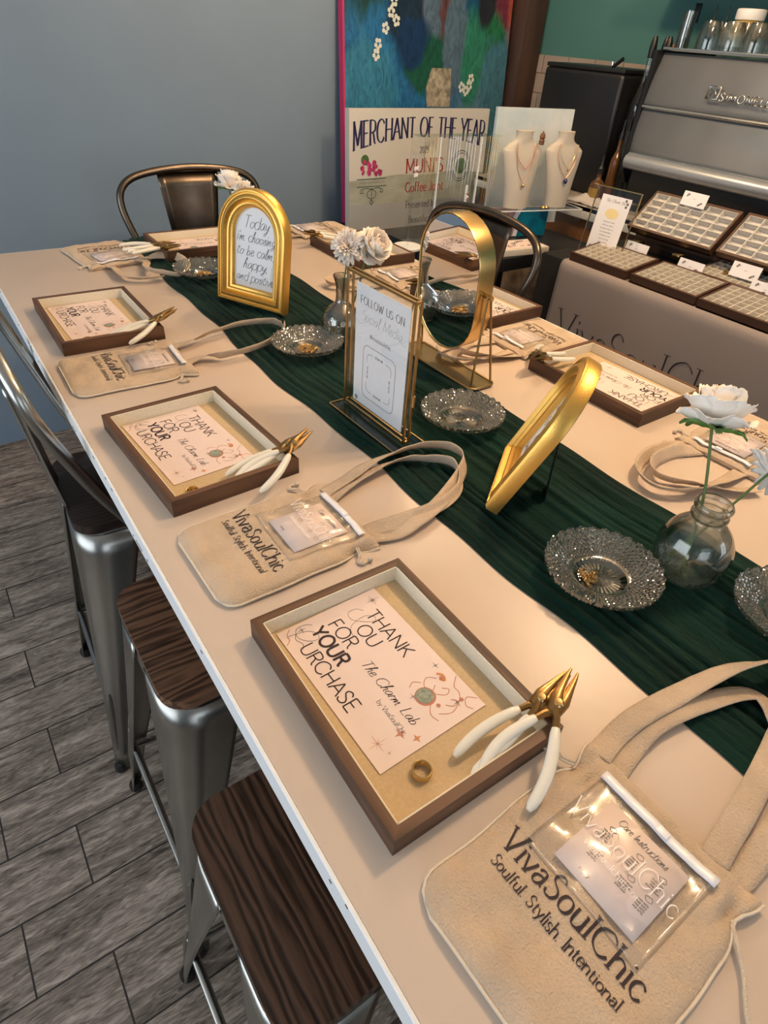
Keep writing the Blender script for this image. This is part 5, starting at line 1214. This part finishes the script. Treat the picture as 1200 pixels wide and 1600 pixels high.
for y in (-.088, .088): b.box((0, y, .115), (.004, .0035, .222))
for z in (.005, .226): b.box((0, 0, z), (.004, .179, .0035))
b.build('gold_rim', 'gold', GI, smooth=False); MB().box((0, 0, .115), (.0025, .172, .218)).build('glass_pane', 'pane', GI, smooth=False); MB().box((-.0022, 0, .112), (.0008, .120, .182)).build('info_sheet', 'paper', GI, smooth=False)
p = MB(); mp = lambda a, b: (-.0030, -a, b); lettering(p, 'The Charm Bar', .010, 0, .182, mp, .0005, thick=.0009, script=True, slant=.25, align='c')
for i in range(8): lettering(p, ['choose your base', 'pick your charms', 'bring your tray to us', 'we will assemble it', 'all sales are final', 'ask us for help', 'enjoy the bar', 'thank you'][i], .0048, 0, .117 - .0115 * i, mp, .0004, thick=.0006, align='c')
for x, y in ((-.045, .03), (-.05, .024), (-.04, .026), (.04, .195), (.048, .186), (.045, .176)): disc(p, x, y, .005, mp, 7)
p.build('grey_print', 'grey_ink', GI, smooth=False); p = MB(); disc(p, 0, .146, .027, mp, 26, .017); p.build('yellow_seal', mat('yellow_seal', (.85, .72, .36), .6), GI, smooth=False)

# ---------------- espresso machine ----------------
EM = thing('espresso_machine', (2.565, 1.06, 1.0985), 0, 'large steel espresso machine seen from its back panel on the bar', 'espresso machine')
L_ = 1.56; yc = 0
mb = MB(); mb.box((.20, yc, .33), (.36, L_, .40), .02, 3); mb.build('body', 'chrome', EM)
prof = [(.03, .552), (.0, .548), (-.004, .40), (.02, .385), (-.002, .372), (-.01, .385 - .17), (.012, .205), (-.004, .195)]
def panel(z0, z1, x0, x1, nm, th=.012):
    b = MB(); n = 10; b.add([(x0 + (x1 - x0) * i / n - .006 * sin(PI * i / n), y, z0 + (z1 - z0) * i / n) for y in (yc - L_ / 2, yc + L_ / 2) for i in range(n + 1)], [(i, i + 1, n + 2 + i, n + 1 + i) for i in range(n)])
    return b.build(nm, 'chrome', EM, solid=th)
panel(.385, .552, -.012, .035, 'upper_panel'); panel(.215, .372, -.020, -.006, 'lower_panel')
MB().tube([(-.018, yc - L_ / 2, .378), (-.018, yc + L_ / 2, .378)], .007, 10).build('chrome_rail', 'silver', EM)
MB().tube([(-.024, yc - L_ / 2, .185), (-.024, yc + L_ / 2, .185)], .028, 16).build('lower_tube', 'chrome', EM); MB().tube([(-.025, yc - L_ / 2, .213), (-.025, yc + L_ / 2, .213)], .006, 10).build('chrome_rail', 'silver', EM)
MB().box((.14, yc, .10), (.30, L_ - .04, .13), .01).build('black_base', 'black', EM)
for s_ in (-1, 1):
    b = MB(); P = [(-.035, .15), (-.012, .56), (.38, .56), (.38, .10), (.0, .10)]; b.add([(x, yc + s_ * (L_ / 2 + d), z) for d in (0, .018) for x, z in P], [(0, 1, 2, 3, 4), (9, 8, 7, 6, 5)] + [(i, (i + 1) % 5, 5 + (i + 1) % 5, 5 + i) for i in range(5)]); b.build('side_cheek', 'black', EM, smooth=False)
    for x in (.05, .3): MB().lathe([(.018, 0), (.022, .004), (.018, .04)], 16, (x, s_ * (L_ / 2 - .1), 0)).build('foot', 'black', EM)
k = MB(); mp = lambda a, b: (-.030 + .28 * b, .44 - a, .415 + b)
lettering(k, 'SIMONELLI', .024, -.02, .012, mp, .0035, track=24, xs=1.25); o = k.build('raised_lettering', 'silver', EM, solid=.005)
k = MB(); stroke(k, [(-.075, .015), (-.03, .015), (-.03, .052), (-.075, .052)], .006, mp, False, closed=True); stroke(k, [(-.063, .026), (-.050, .045), (-.040, .026)], .005, mp, False); k.build('raised_emblem', 'silver', EM, solid=.005)
MB().box((.20, yc, .565), (.38, L_, .012), .003).build('cup_rail', 'silver', EM)
# glass cups stacked upside down on the machine
def cup(label):
    c = thing('glass_cup', (0, 0, 0), 0, label, 'cup', 'glass cups on the espresso machine')
    P = [(.022, .085), (.030, .084), (.038, .06), (.042, .03), (.042, 0)]; MB().lathe(P + [(r - .002, max(0, z - .003)) for r, z in P[::-1]], 24).build('bowl', 'glass_clear', c); return c
cu = cup('glass cups stacked upside down on the espresso machine'); i = 0
for r_ in range(2):
    for q in range(6):
        o = cu if i == 0 else clone(cu, (0, 0, 0), 0, 'glass cups stacked upside down on the espresso machine', 'glass cups on the espresso machine'); o.location = (2.64 + .1 * r_, 1.70 - q * .092, 1.6705); i += 1
def bottle(loc, label, m, h=.22, r=.032, pour=True, cap='black'):
    b = thing('bottle', loc, 0, label, 'bottle'); P = spline([(.003, 0, 0), (r, 0, 0), (r, h * .1, 0), (r, h * .62, 0), (r * .75, h * .74, 0), (r * .36, h * .84, 0), (r * .36, h, 0)], 3)
    MB().lathe([(max(.002, p.x), max(0, p.y)) for p in P], 20).build('body', m, b)
    MB().lathe([(r * .4, h), (r * .46, h + .035), (r * .36, h + .06), (r * .2, h + (.075 if pour else .03))] if h > .4 else [(r * .4, h), (r * .42, h + .02), (r * .2, h + .03), (r * .14, h + (.07 if pour else .03))], 12).build('pourer', cap, b); return b
M['amber'] = mat('amber_glass', (.10, .045, .012), .12, coat=.5); M['darkglass'] = mat('dark_glass', (.012, .012, .012), .1, coat=.6); M['honey'] = mat('honey_liquid', (.30, .2, .05), .2, coat=.5)
for j, (x, y, z, lab) in enumerate(((2.82, 2.005, 1.0985, 'syrup bottle, leftmost of the four dark-topped bottles'), (2.74, 2.005, 1.0985, 'syrup bottle, second from the left of the four dark-topped bottles'), (2.82, 1.93, 1.0985, 'syrup bottle, third from the left of the four dark-topped bottles'), (2.735, 1.93, 1.0985, 'syrup bottle, rightmost of the four dark-topped bottles, beside the machine'))):
    b = bottle((x, y, z), lab, 'glass_clear', .53, .033); b['group'] = 'tall syrup bottles left of the espresso machine'
for j in range(2): o = bottle((2.86, 1.845 - j * .055, 1.6705), ('dark small bottle on the machine, left of the pair', 'dark small bottle on the machine, right of the pair')[j], 'darkglass', .07, .015, True); o['group'] = 'pair of dark small bottles on the espresso machine'
tg = thing('glass_tumbler', (2.82, 1.93, 1.705), 0, 'clear tumbler upturned over a syrup bottle against the teal wall', 'glass')
MB().lathe([(.028, -.06), (.024, .085), (.022, .082), (.026, -.06)], 24).build('tumbler_body', 'glass', tg)
pj_ = thing('plastic_jar', (2.80, 1.66, 1.6705), 0, 'large clear jar with white lid and honey-coloured contents on the espresso machine', 'jar')
MB().lathe([(.058, 0), (.062, .01), (.062, .068), (.05, .088), (.046, .095)], 32).build('jar_body', 'honey', pj_); MB().lathe([(.05, .095), (.052, .098), (.052, .125), (.048, .128)], 32).build('lid', 'white_plastic', pj_)
lb = MB(); lb.grid(10, 2, lambda s, t: (-.0628 * cos(-.6 + s * 1.2), .0628 * sin(-.6 + s * 1.2), .014 + .04 * t)); lb.build('paper_label', 'paper', pj_)
nt_ = MB().box((2.993, 2.02, 1.79), (.008, .024, .065), .002).build('wall_hook', 'black'); tag(nt_, 'black narrow hook on the teal wall above the machine', 'hook')
oc = MB().lathe([(.02, 0), (.024, .01), (.024, .055), (.02, .06)], 20).build('orange_canister', 'copper'); oc.location = (2.90, 2.0, 1.6205); tag(oc, 'orange canister behind the bottles on the espresso machine', 'canister')
# black brewer
BX = thing('black_brewer', (2.80, 2.275, 1.0985), 0, 'tall black box-shaped coffee grinder or brewer standing before the white tiles', 'appliance')
MB().box((0, 0, .235), (.30, .46, .47), .018, 3).build('body', 'black', BX); MB().box((0, 0, .478), (.29, .45, .016), .004).build('top_plate', 'black', BX)
MB().tube([(-.08, -.10, .485), (-.08, -.15, .52)], .008, 8).build('handle', 'black', BX); MB().tube([(.02, -.02, .486), (.02, -.02, .505)], .006, 8).build('valve', 'silver', BX)
o = bottle((2.52, 1.945, 1.0985), 'short amber bottle with yellow label between the black brewer and the machine', 'amber', .12, .032); lb = MB(); lb.grid(10, 2, lambda s, t: (-.0328 * cos(-1 + s * 2), .0328 * sin(-1 + s * 2), .015 + .05 * t)); lb.build('yellow_label', 'honey', o)
for j in range(3): o = bottle((2.585 + .04 * j, 1.93, 1.0985), 'slim pourer bottles clustered beside the dark machine cheek', ('amber', 'glass_clear', 'glass_clear')[j], .25 + .03 * j, .022); o['group'] = 'slim pourer bottles beside the machine'
cp = MB(); rg = random.Random(8)
cp.grid(16, 16, lambda s, t: (2.45 + .10 * s, 1.86 + .20 * t, 1.1005 + .03 * sin(PI * s) * sin(PI * t) * (1 + .5 * noise.noise(Vector((s * 4, t * 4, 0)))) + .012 * abs(noise.noise(Vector((s * 7, t * 7, 3))))))
tag(cp.build('crumpled_cloth', mat('pale_cloth', (.5, .47, .46), .9), solid=.001), 'crumpled pale cloth on the bar in front of the machine', 'cloth')
